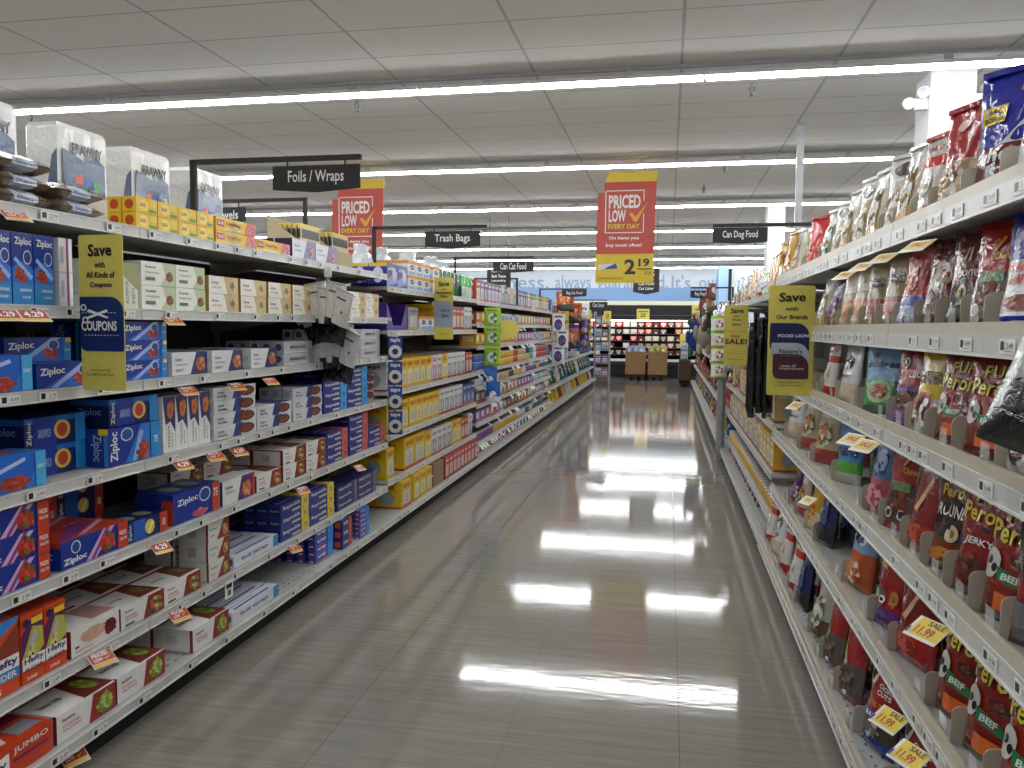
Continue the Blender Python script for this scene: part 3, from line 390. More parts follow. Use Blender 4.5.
pk('dogbag', 'tall grey and black dog-print bag', .24, .1, .42, [(.3, '#17181a'), (1, '#8f8f8e')], [('e', .55, .45, .38, .2, '#a8a698'), ('b', .55, .5, .36, .16, ['#3a342e', '#c8c6b8', '#24201e', '#8a867a'], 18), ('e', .34, .52, .1, .05, '#3a342e'), ('p', [(.1, .3), (.4, .42), (.7, .3)], '#101012'), ('r', .58, .06, .95, .2, '#b8b8b4'), ('r', .62, .08, .9, .17, '#3a3a3a'), ('t', 'recycle', .1, .14, .5, .17, '#8a8a8a'), ('t', 'DOG TREATS', .5, .8, .95, .84, '#4a4a4a')], '#7f7f7e', 33)
pk('darkbox', 'black jerky box with red band', .12, .06, .24, [(.35, '#6a1c1a'), (.5, '#8a1c1a'), (1, '#1c1c20')], [('t', 'JACK', .15, .62, .85, .74, '#b8b8b8'), ('r', .1, .05, .9, .32, '#6a6a6c')], '#1c1c20', 55)
pk('brownbag', 'clear bag of brown coffee filters', .23, .12, .05, [(1, '#7a6650')], [], seed=34, name='filter_bag', cat='bag')
pk('glove', 'white glove pack with black base', .105, .02, .24, [(.36, '#0c0c0e'), (1, '#dcdcda')], [('r', .15, .84, .7, .87, '#4a4a4a'), ('e', .6, .62, .06, .03, '#8a1c1c')], '#bcbcba', 35, name='glove_pack', cat='pack')
pk('leash', 'black leash strap', .035, .03, .55, [(1, '#0c0c0e')], [('r', .3, .1, .7, .2, '#2c2c30'), ('r', .3, .6, .7, .64, '#8a8a90')], '#1a1a1c', 36, name='dog_leash', cat='leash')
pk('limebag', 'white rawhide bag with lime header', .15, .04, .15, [(.12, '#b8d22a'), (.84, '#d8d4cc'), (1, '#b8d22a')], [('b', .5, .5, .36, .25, ['#a83a3a', '#e8e4dc', '#6a8a4a', '#c8b8a8', '#e0dcd4'], 22)], '#b8d22a', 37, name='treat_bag', cat='bag')
pk('limedisc', 'lime dish scourer card', .16, .02, .17, [(1, '#9ac428')], [('e', .5, .45, .33, .33, '#4a6a3a'), ('e', .5, .45, .3, .3, '#b8c8b0'), ('e', .5, .45, .12, .12, '#5a7a4a'), ('t', 'brush', .2, .84, .8, .95, '#1c3a2a')], '#9ac428', 38, name='scourer_card', cat='card pack')
pk('bluedrop', 'blue sponge pack', .14, .03, .2, [(.3, '#d8dce4'), (1, '#1c62b0')], [('b', .5, .4, .3, .2, ['#e8e8ec', '#c83a2a', '#2a7ad0'], 8)], '#1c62b0', 39, name='sponge_pack', cat='pack')
pk('purplecard', 'white and purple toy card', .2, .03, .28, [(1, '#d8d8e0')], [('e', .5, .42, .32, .3, '#3c3268'), ('b', .5, .42, .22, .2, ['#5a4a7a', '#2a1c4a', '#8a7ab8'], 10), ('r', .2, .8, .8, .9, '#4a4a6a')], '#c8c8d0', 40, name='toy_card', cat='card pack')
pk('orangec', 'orange toy card', .2, .04, .22, [(.4, '#3a2a28'), (1, '#b8501e')], [('b', .5, .6, .3, .25, ['#f0a040', '#d83a1c', '#e8e0d8'], 10)], '#e05a1c', 41, name='toy_card', cat='card pack')
pk('bluebagbig', 'big teal-blue kibble bag', .5, .2, .42, [(1, '#12507a')], [('b', .5, .5, .36, .3, ['#2a86b8', '#d0dce4', '#0c2c4a'], 16)], '#12507a', 42, name='kibble_bag', cat='bag')
pk('yellowbagbig', 'big yellow litter bag', .4, .18, .36, [(1, '#c8a822')], [('b', .5, .5, .36, .3, ['#e0d060', '#8a3a1c', '#3a3a2a'], 14)], '#c8a822', 43, name='litter_bag', cat='bag')
pk('greenbagbig', 'big dark green kibble bag', .45, .2, .36, [(1, '#144a32')], [('b', .5, .5, .36, .3, ['#2a7a4a', '#d8dcc8', '#0c2418'], 14)], '#144a32', 44, name='kibble_bag', cat='bag')
pk('whitebagbig', 'big white litter bag', .4, .2, .4, [(1, '#c4c4ca')], [('b', .5, .5, .36, .3, ['#6a4a9a', '#a8a8b8', '#e8e8ec', '#b83a4a'], 16)], '#c4c4ca', 45, name='litter_bag', cat='bag')
pk('redbagbig', 'big dark red kibble bag', .42, .2, .36, [(1, '#6a1a22')], [('b', .5, .5, .36, .3, ['#c84a4a', '#d8c8c0', '#2a0c10'], 16)], '#6a1a22', 46, name='kibble_bag', cat='bag')

# ------------------------------------------------------------------ the building
def mat_floor():
    mt = bpy.data.materials.new('vinyl_floor'); mt.use_nodes = True; nt = mt.node_tree; b = nt.nodes['Principled BSDF']; N = nt.nodes.new; L = nt.links.new
    tc = N('ShaderNodeTexCoord'); mp = N('ShaderNodeMapping'); mp.inputs['Scale'].default_value = (2.2, 45, 1); L(tc.outputs['Object'], mp.inputs[0])
    n1 = N('ShaderNodeTexNoise'); n1.inputs['Scale'].default_value = 1; n1.inputs['Detail'].default_value = 5; n1.inputs['Roughness'].default_value = .65; L(mp.outputs[0], n1.inputs['Vector'])
    cr = N('ShaderNodeValToRGB'); cr.color_ramp.elements[0].position = .3; cr.color_ramp.elements[0].color = lin('#7b766e'); cr.color_ramp.elements[1].position = .68; cr.color_ramp.elements[1].color = lin('#8f8a81'); L(n1.outputs['Fac'], cr.inputs[0])
    sx = N('ShaderNodeSeparateXYZ'); L(tc.outputs['Object'], sx.inputs[0])
    def seam(out, off, step, wid):
        a = N('ShaderNodeMath'); a.operation = 'ADD'; a.inputs[1].default_value = off; L(out, a.inputs[0])
        q = N('ShaderNodeMath'); q.operation = 'PINGPONG'; q.inputs[1].default_value = step/2; L(a.outputs[0], q.inputs[0])
        c = N('ShaderNodeMath'); c.operation = 'LESS_THAN'; c.inputs[1].default_value = wid; L(q.outputs[0], c.inputs[0]); return c
    s1 = seam(sx.outputs[0], -.065, 1.1426, .0016); s2 = seam(sx.outputs[0], .5, 1.1426, .0008); s3 = seam(sx.outputs[1], 0, 2.284, .0006)
    ad = N('ShaderNodeMath'); ad.operation = 'MAXIMUM'; L(s1.outputs[0], ad.inputs[0]); L(s2.outputs[0], ad.inputs[1])
    a2 = N('ShaderNodeMath'); a2.operation = 'MAXIMUM'; L(ad.outputs[0], a2.inputs[0]); L(s3.outputs[0], a2.inputs[1])
    a3 = N('ShaderNodeMath'); a3.operation = 'MULTIPLY'; a3.inputs[1].default_value = .5; L(a2.outputs[0], a3.inputs[0])
    mx = N('ShaderNodeMix'); mx.data_type = 'RGBA'; mx.inputs[7].default_value = lin('#3a3833'); L(a3.outputs[0], mx.inputs[0]); L(cr.outputs[0], mx.inputs[6]); L(mx.outputs[2], b.inputs['Base Color'])
    b.inputs['Roughness'].default_value = .07; b.inputs['Specular IOR Level'].default_value = .6
    m2 = N('ShaderNodeMapping'); m2.inputs['Scale'].default_value = (1.6, 4.5, 1); L(tc.outputs['Object'], m2.inputs[0])
    n2 = N('ShaderNodeTexNoise'); n2.inputs['Scale'].default_value = 1.1; n2.inputs['Detail'].default_value = 3; L(m2.outputs[0], n2.inputs['Vector'])
    m3 = N('ShaderNodeMapping'); m3.inputs['Scale'].default_value = (9, 32, 1); L(tc.outputs['Object'], m3.inputs[0])
    n3 = N('ShaderNodeTexNoise'); n3.inputs['Scale'].default_value = 1.; n3.inputs['Detail'].default_value = 2; L(m3.outputs[0], n3.inputs['Vector'])
    b1 = N('ShaderNodeBump'); b1.inputs['Strength'].default_value = 1; b1.inputs['Distance'].default_value = .0005; L(n2.outputs['Fac'], b1.inputs['Height'])
    b2 = N('ShaderNodeBump'); b2.inputs['Strength'].default_value = 1; b2.inputs['Distance'].default_value = .00022; L(n3.outputs['Fac'], b2.inputs['Height']); L(b1.outputs[0], b2.inputs['Normal']); L(b2.outputs[0], b.inputs['Normal'])
    return mt
def mat_ceiling(x0, step):
    mt = bpy.data.materials.new('ceiling_tile'); mt.use_nodes = True; nt = mt.node_tree; b = nt.nodes['Principled BSDF']; N = nt.nodes.new; L = nt.links.new
    tc = N('ShaderNodeTexCoord'); sx = N('ShaderNodeSeparateXYZ'); L(tc.outputs['Object'], sx.inputs[0])
    def seam(out, off, st, wid):
        a = N('ShaderNodeMath'); a.operation = 'ADD'; a.inputs[1].default_value = off; L(out, a.inputs[0])
        q = N('ShaderNodeMath'); q.operation = 'PINGPONG'; q.inputs[1].default_value = st/2; L(a.outputs[0], q.inputs[0])
        c = N('ShaderNodeMath'); c.operation = 'LESS_THAN'; c.inputs[1].default_value = wid; L(q.outputs[0], c.inputs[0]); return c
    s1 = seam(sx.outputs[0], -x0, 1.22, .012); s2 = seam(sx.outputs[1], -6.864, step, .009)
    ad = N('ShaderNodeMath'); ad.operation = 'MAXIMUM'; L(s1.outputs[0], ad.inputs[0]); L(s2.outputs[0], ad.inputs[1])
    nz = N('ShaderNodeTexNoise'); nz.inputs['Scale'].default_value = 60; nz.inputs['Detail'].default_value = 3; L(tc.outputs['Object'], nz.inputs['Vector'])
    cr = N('ShaderNodeValToRGB'); cr.color_ramp.elements[0].color = lin('#d2d0cc'); cr.color_ramp.elements[1].color = lin('#e2e0dc'); L(nz.outputs['Fac'], cr.inputs[0])
    mx = N('ShaderNodeMix'); mx.data_type = 'RGBA'; mx.inputs[7].default_value = lin('#b3b1ae'); L(ad.outputs[0], mx.inputs[0]); L(cr.outputs[0], mx.inputs[6]); L(mx.outputs[2], b.inputs['Base Color']); b.inputs['Roughness'].default_value = .9
    return mt
CH = EYE+2.152; ROW0, ROWS = 6.864, 3.51; XL, XR, YB, YF = -13, 11, -5, 29
mb = MB(); mb.box(XL, XR, YB, YF, -.1, 0, mat_floor()); struct('floor', mb.mesh('floor'))
mb = MB(); mb.box(XL, XR, YB, YF, CH, CH+.1, mat_ceiling(-4.8176, ROWS/6)); struct('ceiling', mb.mesh('ceiling'))
for nm, b_ in (('wall_left', (XL-.1, XL, YB, YF)), ('wall_right', (XR, XR+.1, YB, YF)), ('wall_front', (XL, XR, YB-.1, YB))):
    mb = MB(); mb.box(*b_, 0, CH, mat('#a9aaac', 'matte')); struct(nm, mb.mesh(nm))
zb = at(620, 288, 1, YF)[2]; zc0 = at(620, 306, 1, YF)[2]; zc1 = at(620, 301, 1, YF)[2]
mb = MB(); wb = (XL, XR, YF, YF+.1)
mb.box(*wb, zb, CH, mat('#b7bec6', 'matte')); mb.box(*wb, zc1, zb, mat('#7896c0', 'matte')); mb.box(XL, XR, YF-.02, YF+.1, zc0, zc1, mat('#d8d6b8', 'matte')); mb.box(*wb, 0, zc0, mat('#2b2b2f', 'matte'))
wall_back = struct('wall_back', mb.mesh('wall_back'))
for tx, x0, x1, ytop, ybot in (('freshness,', 462, 549, 275, 291.5), ('always', 555, 591, 275, 293), ('guaranteed.', 597, 668, 275, 293), ("It's", 671.5, 690.5, 275, 289), ('our', 699, 720.5, 279.5, 289), ('promise', 726, 785, 279, 293)):
    a = at(x0, ybot, 1, YF-.02); b_ = at(x1, ytop, 1, YF-.02)
    q = MB(); q.art(flat((a.x, YF-.012, 0), (b_.x-a.x, 0, 0), (0, 0, 1)), [('t', tx, 0, a.z, 1, b_.z, mat('#8094ae', 'matte'), 0, .01)]); link('lettering', q.mesh('lettering'), wall_back)

# ceiling lights: rows of suspended strips
GLOW = emit_mat('lamp_tube', (.955, .985, 1), TUBE)
def fixture_mesh():
    a = MB(); a.box(-1.215, 1.215, -.03, .03, .018, .05, mat('#c9c9c9', 'metal')); a.box(-1.215, 1.215, -.062, .062, .013, .018, mat('#dadada', 'metal')); hous = a.mesh('housing')  # thin wide flange added to screen the ceiling from the tube's glow
    a = MB(); n = 8; vs_ = []
    for x in (-1.205, 1.205): vs_ += [(x, .036*cos(-PI+PI*i/n), .012+.036*sin(-PI+PI*i/n)*.8) for i in range(n+1)]
    a.raw(vs_, [(i, i+1, n+2+i, n+1+i) for i in range(n)]+[tuple(range(n+1)), tuple(range(n+1, 2*n+2))[::-1]], GLOW); tube = a.mesh('lamp_tube')
    a = MB(); a.box(-1.22, 1.22, -.02, .02, .095, .12, mat('#8f8f91', 'metal')); rail = a.mesh('mounting_rail')
    a = MB(); a.box(-.03, .03, -.008, .008, .04, .1, mat('#a8a8aa', 'metal')); clip = a.mesh('hanger')
    return hous, tube, rail, clip
FM = fixture_mesh()
for r in range(7):
    y = ROW0+ROWS*r
    for c in range(-5, 5):
        x = -.05+2.44*(c+.5)+.3
        o = thing('ceiling_light', f"long white strip light, {nth(r)} row of lights ahead, {nth(c+5)} along its row", 'ceiling light', (x, y, CH-.121), 0, 'strip lights on the ceiling')
        link('housing', FM[0], o); link('lamp_tube', FM[1], o); link('mounting_rail', FM[2], o)
        for dx in (-.61, .61):
            h_ = link('hanger', FM[3], o); h_.location.x = dx
# two rows behind the photographer light the near shelves
for r in (-1, -2):
    y = ROW0+ROWS*r
    for c in range(-5, 5):
        x = .25+2.44*(c+.5)
        o = thing('ceiling_light', f"long white strip light, {('over','behind')[-r-1]} the photographer, {nth(c+5)} along its row", 'ceiling light', (x, y, CH-.121), 0, 'strip lights on the ceiling')
        link('housing', FM[0], o); link('lamp_tube', FM[1], o); link('mounting_rail', FM[2], o)
def sprinkler(px, py, Y, lab):
    p = at(px, py, 2, CH) if Y is None else at(px, py, 1, Y)
    o = thing('ceiling_sprinkler', lab, 'sprinkler', (p.x, p.y, CH), 0, 'sprinklers under the ceiling')
    a = MB(); a.tube((0, 0, 0), (0, 0, -.05), .012, mat('#777777', 'metal')); link('pipe', a.mesh('pipe'), o)
    a = MB(); a.lathe([(.03, -.05), (.032, -.06), (.012, -.1), (.02, -.12)], mat('#6d6d6f', 'metal'), 12); link('nozzle', a.mesh('nozzle'), o)
for px, py, lab in ((357, 99, 'small grey sprinkler below first light row, beyond the paper towels'), (752, 82, 'small grey sprinkler head near the white column'), (30, 112, 'small grey sprinkler above the first paper towel packs'), (725, 163, 'tiny grey sprinkler past the second light row'), (704, 185, 'tiny grey sprinkler above the can dog food sign')):
    sprinkler(px, py, None, lab)

# white column with emergency lights; far column; conduit
p0, p1 = at(930, 100, 1, 7.35), at(976, 100, 1, 7.35)
WC = mat('#dfe0e0', 'matte')
o = MB(); o.box(p0.x, p1.x, 7.35, 7.75, 0, CH, WC)
def colmesh(x0, x1, y0, y1):
    a = MB(); a.box(x0, x1, y0, y1, 0, CH, WC); a.box(x0-.012, x1+.012, y0-.012, y1+.012, 0, .15, mat('#55565a', 'matte')); return a.mesh('column')
o = struct('column_near', colmesh(p0.x, p1.x, 7.35, 7.75))
a0, a1 = at(767.5, 235, 1, 14.5), at(784.7, 235, 1, 14.5)
struct('column_far', colmesh(a0.x, a1.x, 14.5, 14.9))
q0 = at(798, 123, 2, CH); a = MB(); a.box(q0.x, q0.x+.07, q0.y, q0.y+.05, 1.5, CH, mat('#b9bcbf', 'metal')); a.box(q0.x-.02, q0.x+.09, q0.y-.02, q0.y+.07, CH-.03, CH, mat('#9a9c9f', 'metal'))
tag(link('power_conduit', a.mesh('power_conduit')), 'slim grey power pole dropping from ceiling to the dog treat shelves', 'conduit')
def em_light(pt, lab, sgn):
    o = thing('emergency_light', lab, 'emergency light', pt, 0, 'emergency lights on the column')
    a = MB(); a.box(-.05, .05, -.05, 0, -.04, .05, mat('#e2e2e0')); link('housing', a.mesh('housing'), o)
    for dx, dz in ((-.09*sgn, .0), (.02, .09)):
        a = MB(); a.tube((dx, -.02, dz), (dx-.02*sgn, -.1, dz), .03, mat('#d8d8d8'), 12, .05); hh = link('lamp_head', a.mesh('lamp_head'), o)
        a = MB(); a.tube((dx-.02*sgn, -.101, dz), (dx-.02*sgn, -.104, dz), .042, mat('#8f98a0', 'film'), 12); link('lens', a.mesh('lens'), hh)
em_light((p0.x-.052, 7.45, at(920, 103, 1, 7.35)[2]), 'white twin-head emergency light on near side of white column', 1)
em_light((p1.x+.052, 7.45, at(972, 98, 1, 7.35)[2]), 'white emergency light on far side of white column', -1)
# far white kiosk
k0, k1 = at(731, 268, 1, 21.5), at(790, 268, 1, 21.5)
a = MB(); a.box(k0.x, k1.x+2.5, 21.5, 24, 0, k0.z, mat('#c9cfd4', 'matte')); a.box(k0.x-.06, k0.x+.02, 21.44, 21.5, 0, k0.z, mat('#1c1c20', 'matte')); a.box(k0.x-.3, k0.x-.06, 21.45, 22.6, 1.9, k0.z+.05, mat('#9fc3ea', 'matte'))
struct('partition_right', a.mesh('partition_right'))

# ------------------------------------------------------------------ shelving
SH = mat('#c4c4c0', 'metal'); SHD = mat('#8d8d8a', 'metal'); CRM = mat('#bdb6a3', 'card'); PEG = mat('#3c3a38', 'matte')
def deco_label(seed=0):
    a = MB(); a.box(-.034, .034, 0, .0012, -.0135, .0135, mat('#e6e6e2')); F = flat((-.034, 0, -.0135), (.068, 0, 0), (0, 0, .027))
    a.art(F, [('r', .08, .25, .32, .85, mat(K)), ('t', '4.99' if seed == 0 else '2.79' if seed == 1 else '3.49', .5, .35, .92, .75, mat('#222222'), 0, 0), ('r', .38, .15, .9, .2, mat('#777777'))])
    return a.mesh('price_label')
LABM = [deco_label(i) for i in range(3)]
a = MB(); a.raw([(-.016, 0, 0), (.016, 0, 0), (.016, -.03, -.03), (-.016, -.03, -.03)]+[(-.016, .001, 0), (.016, .001, 0), (.016, -.029, -.031), (-.016, -.029, -.031)], [(3, 2, 1, 0), (4, 5, 6, 7), (0, 1, 5, 4), (1, 2, 6, 5), (2, 3, 7, 6), (3, 0, 4, 7)], mat('#dedcd6'))
FLAGM = a.mesh('price_flag')
def unit(side, Y0, Y1, zs, lab, depth=.48, right=False, base_x=None, tagged=.24, topz=None, extra=None):
    lip = LIPL if side < 0 else LIPR; s = side
    o = thing('shelf_unit', lab, 'shelving', (lip, Y0, 0), 0, 'metal shelving bays')
    L_ = Y1-Y0; top = topz or max(zs)
    # local: x outward from lip into shelf is s*d
    a = MB(); a.box(s*depth, s*(depth+.03), 0, L_, 0, top-.03, PEG); link('back_panel', a.mesh('back_panel'), o)
    a = MB(); a.box(s*.0, s*depth, .002, L_-.002, 0, zs[0]-.045, mat('#0e0e10', 'matte')); link('kick_plate', a.mesh('kick_plate'), o)
    a = MB(); a.box(s*(depth-.03), s*(depth-.001), .001, .025, 0, top-.01, SHD)
    a.box(s*(depth-.034), s*(depth-.031), .009, .017, .1, top-.05, mat(K)); link('upright', a.mesh('upright'), o)
    for i, z in enumerate(zs):
        bx = -.06*s if i == 0 else 0
        a = MB(); a.box(bx+s*.006, s*depth, .003, L_-.003, z-.022, z-.001, SH, top=mat('#b3b3af', 'metal'))
        for r in range(2):      # slotted holes of the deck
            if i == 0:
                for k in range(int(L_/.05)): a.box(bx+s*(.05+.03*r), bx+s*(.056+.03*r), .03+.05*k, .045+.05*k, z-.002, z-.0004, mat('#3a3a3a'))
        if i: 
            for yy in (.008, L_-.02): a.face([(s*.03, yy, z-.022), (s*depth, yy, z-.022), (s*depth, yy, z-.09), (s*depth*.8, yy, z-.08)], SHD)
        sh = link('shelf', a.mesh('shelf'), o)
        a = MB()
        if right:
            a.box(bx, bx+s*.012, .002, L_-.002, z-.004, z+.022, CRM)
            a.box(bx-s*.004, bx+s*.004, .002, L_-.002, z-.042, z-.004, SH); a.box(bx-s*.008, bx+s*.004, .002, L_-.002, z-.047, z-.042, mat('#d9d9d6', 'metal'))
        else:
            a.box(bx-s*.0, bx+s*.006, .002, L_-.002, z-.034, z+.001, SH); a.box(bx-s*.004, bx, .002, L_-.002, z-.036, z-.031, mat('#d9d9d6', 'metal')); a.box(bx-s*.003, bx, .002, L_-.002, z-.003, z+.001, mat('#d4d4d0', 'metal'))
        rl = link('price_rail', a.mesh('price_rail'), sh)
        if tagged:
            y = random.uniform(.05, .2)
            while y < L_-.05:
                lb = link('price_label', random.choice(LABM), sh); lb.location = (bx-s*.0065, y, z-.019 if not right else z-.024)
                lb.rotation_euler = (0, 0, PI/2 if s < 0 else -PI/2)
                y += random.uniform(.6, 1.7)*tagged
    if extra:
        shs = [c for c in o.children if c.name.startswith('shelf')]
        for i, sh in enumerate(shs[1:-1]):
            y = random.uniform(.03, .5)
            while y < L_-.03:
                if random.random() < extra:
                    fl = link('price_flag', FLAGM, sh); fl.location = (-s*.006, y, -.034+zs[i+1]); fl.rotation_euler = (0, 0, (PI/2 if s < 0 else -PI/2)+random.uniform(-.5, .2)); fl.scale = (1.2,)*3
                y += .11
    return o
ZA = [.127, .328, .612, .89, 1.168, 1.41, 1.685]
ZBs = [.127, .355, .65, .933, 1.33, 1.612]
ZCs = [.127, .25, .437, .615, .785, .94, 1.175, 1.385, 1.6]
ZDs = [.127, .42, .78, 1.12, 1.58]
nb = 0
for k in (1, 2, 3): unit(-1, 1.22*k, 1.22*(k+1), ZA, f"white metal shelf bay stocked with bags and foils, {nth(k-1)} bay of wrap aisle side", tagged=.2)
for k in (4, 5): unit(-1, 1.22*k, 1.22*(k+1), ZBs, f"white metal shelf bay of trash bags, {nth(k-4)} such bay")
for k in range(6, 10): unit(-1, 1.22*k, 1.22*(k+1), ZCs, f"white metal shelf bay of cat food, {nth(k-6)} such bay", tagged=.3, extra=.4)
for k in range(10, 16): unit(-1, 1.22*k, 1.22*(k+1), ZDs, f"white metal shelf bay of cat litter, {nth(k-10)} such bay", tagged=.5)
RA = [.12, .437, .765, 1.08, 1.355, 1.64]; RB = [.12, .21+.0, .505, .8, .946, 1.58]; RB = [.12, .25, .505, .8, 1.15, 1.58]; RC = [.12, .5, .95, 1.3]
for k in (1, 2, 3): unit(1, 1.22*k, 1.22*(k+1), RA, f"shelf bay of dog treats with cream rails, {nth(k-1)} bay of treat side", right=True, tagged=.13)
for k in (4, 5, 6): unit(1, 1.22*k, 1.22*(k+1), RB, f"shelf bay of dog toys and food, {nth(k-4)} such bay", tagged=.3)
for k in range(7, 16): unit(1, 1.22*k, 1.22*(k+1), RC, f"low shelf bay of bagged dog food, {nth(k-7)} such bay", tagged=.5)

# --- wrap side, top shelf down
S_ = lambda lvl, rows_: stock(-1, 'wrap bays', lvl, ZA[6-lvl], rows_, (ZA[7-lvl]-ZA[6-lvl]-.036) if lvl else None)
S_(0, [('press', 2.45, 1, 2, 2), ('press', 2.57, 3, 2, 2), ('cling', 2.94, 1, 2, 3), ('cling', 3.26, 1, 1, 2), ('pale', 3.6, 2, 1, 2)])
S_(1, [('ziptall', 1.76, 4, 1, 3), ('lilac', 2.09, 1, 2, 3), ('greenup', 2.2, 3, 1, 2), ('green', 2.47, 2, 2, 3), ('tan', 2.88, 1, 2, 3), ('tan', 3.12, 1, 2, 2), ('tan', 3.36, 1, 2, 2), ('tan', 3.6, 1, 2, 2), ('yell', 3.84, 1, 1, 2), ('tan', 4.1, 3, 2, 2)])
S_(2, [('ziplight', 1.72, 1, 1, 1), ('zip', 1.99, 1, 1, 1), ('zip', 1.99, 1, 2, 3, .004, .12), ('zip', 2.35, 1, 3, 3), ('foil', 2.63, 1, 1, 4), ('foil', 2.87, 1, 1, 4, .004, .0), ('foil', 3.2, 1, 1, 4), ('silver', 3.5, 1, 2, 5), ('silver', 3.84, 3, 3, 4)])
S_(3, [('ziplight', 1.76, 1, 1, 1), ('zipdark', 1.78, 1, 2, 1, .004, .2), ('zipdark', 2.03, 1, 2, 2, .004, .1), ('zipbig', 2.28, 1, 1, 1), ('zipdark', 2.3, 1, 2, 1, .004, .19), ('whitetall', 2.57, 4, 1, 3), ('nuts', 2.9, 1, 4, 3), ('nuts', 3.24, 1, 2, 3), ('nuts', 3.59, 1, 3, 3), ('reyblue', 3.94, 2, 4, 4), ('nuts', 4.58, 1, 3, 2, .004, .1)])
put('zipdark', 'navy zipper bag carton lying on top of the deep blue one', (LIPL-.03, 2.43, .89+.129), PI/2, None)
S_(4, [('zipred', 1.73, 1, 3, 2), ('zipred', 2.06, 1, 1, 2), ('zipsub', 2.36, 1, 1, 1), ('zipsub', 2.1, 2, 3, 1, .004, .25), ('zipfat', 2.62, 1, 1, 1), ('roast', 2.95, 1, 1, 1), ('food', 2.85, 2, 2, 1, .004, .18), ('food', 3.23, 1, 1, 1), ('food', 3.48, 1, 2, 2), ('food', 3.35, 2, 3, 1, .004, .33), ('food', 3.73, 1, 2, 2), ('reypink', 3.97, 1, 3, 4), ('reypink', 4.28, 1, 4, 4), ('reypink', 4.58, 1, 2, 4)])
S_(5, [('heftyblue', 1.78, 1, 1, 2), ('hefty', 1.9, 2, 1, 3), ('cherry', 2.09, 1, 1, 1), ('food', 2.09, 1, 1, 1, .004, .2), ('food', 2.32, 2, 1, 3), ('stackw', 2.83, 1, 3, 2), ('reywhite', 3.03, 1, 1, 5), ('reyyell', 3.45, 1, 3, 5), ('reyyell', 3.76, 1, 3, 5), ('reydark', 4.1, 2, 3, 8)])
S_(6, [('jumbo', 1.66, 1, 1, 2, .004, -.04), ('foodgreen', 1.96, 1, 1, 2, .004, -.04), ('foodgreen', 2.22, 1, 1, 2, .004, -.04), ('foodgreen', 2.64, 1, 1, 2, .004, -.04), ('reywhite', 2.92, 1, 1, 5, .004, -.04), ('bright', 3.75, 1, 4, 6, .004, -.0), ('orange', 4.07, 1, 3, 2, .004, -.03), ('bright', 4.22, 1, 6, 4, .004, -.04)])
# one bay further: leftovers near the joint on each shelf
T_ = lambda lvl, rows_: stock(-1, 'trash bays', lvl, ZBs[5-lvl], rows_, (ZBs[6-lvl]-ZBs[5-lvl]-.036) if lvl else None)
T_(0, [('navyp', 4.92, 2, 1, 2), ('clox', 5.35, 3, 2, 2), ('clox', 5.95, 1, 2, 2)])
T_(1, [('greybox', 5.35, 1, 1, 2), ('clox', 5.62, 2, 1, 2), ('tby', 6.05, 3, 1, 2), ('tbr', 6.52, 3, 1, 1), ('tbw', 6.9, 2, 1, 1)])
T_(2, [('tbw', 4.9, 1, 1, 2), ('tbg', 5.05, 1, 1, 2), ('tby', 5.17, 5, 1, 2), ('tbp', 5.93, 1, 1, 2), ('tbw', 6.06, 1, 1, 2), ('tby', 6.21, 1, 1, 1), ('tbw', 6.37, 4, 1, 2), ('tbr', 6.97, 2, 1, 2)])
T_(3, [('tby', 4.9, 3, 1, 2), ('tby', 5.37, 5, 1, 2), ('tbw', 6.14, 5, 1, 2), ('tbb', 6.88, 3, 1, 2)])
T_(4, [('tby', 4.9, 1, 1, 2), ('tbbig', 5.25, 2, 1, 1), ('tby', 5.75, 1, 1, 1), ('tbw', 5.92, 4, 1, 2), ('tby', 6.52, 2, 1, 2), ('tbr', 6.82, 2, 1, 2), ('tbw', 7.08, 1, 1, 2)])
T_(5, [('tbbig', 5.05, 1, 1, 1, .004, -.03), ('tby', 5.33, 3, 1, 1, .004, -.03), ('kraft', 5.8, 1, 1, 1, .004, -.03), ('tbr', 6.14, 9, 1, 1, .004, -.03)])
rc = random.Random(5)
for lv in range(9):
    z = ZCs[8-lv]; gap = (ZCs[9-lv]-z) if lv else .3
    y = 7.36; rows_ = []
    pal = rc.sample(range(9), 9)
    while y < 12.0:
        c = pal[int((y-7.3)/1.1) % 9] if rc.random() < .75 else rc.randrange(9)
        if lv in (3, 4, 7):
            n = 3
            rows_.append(('can%d' % c, y, n, 1 if gap < .2 or rc.random() < .3 else 2, 1, .003, .012)); y += .088*n+.01
        elif lv == 0: rows_.append(('tall%d' % c, y, 1, 1, 1)); y += .166
        else: rows_.append(('tray%d' % c, y, 1, 1, 1)); y += .22
    stock(-1, 'cat bays', lv, z, rows_, (gap-.045) if lv else None)
for lv, cont in enumerate([('tall', 'tall', 'tray'), ('tall', 'tray'), ('bluebagbig', 'bluebagbig', 'tall'), ('bluebagbig', 'greenbagbig', 'whitebagbig'), ('redbagbig', 'yellowbagbig', 'yellowbagbig', 'whitebagbig')]):
    z = ZDs[4-lv]; y = 12.25; rows_ = []
    while y < 19.0:
        kk = rc.choice(cont)
        if kk in ('tall', 'tray'): kk += str(rc.randrange(9))
        rows_.append((kk, y, 1, 1, 1)); y += _P[kk]['w']*1.05+.02
    stock(-1, 'litter bays', lv, z, rows_, (ZDs[5-lv]-z-.05) if lv else None)

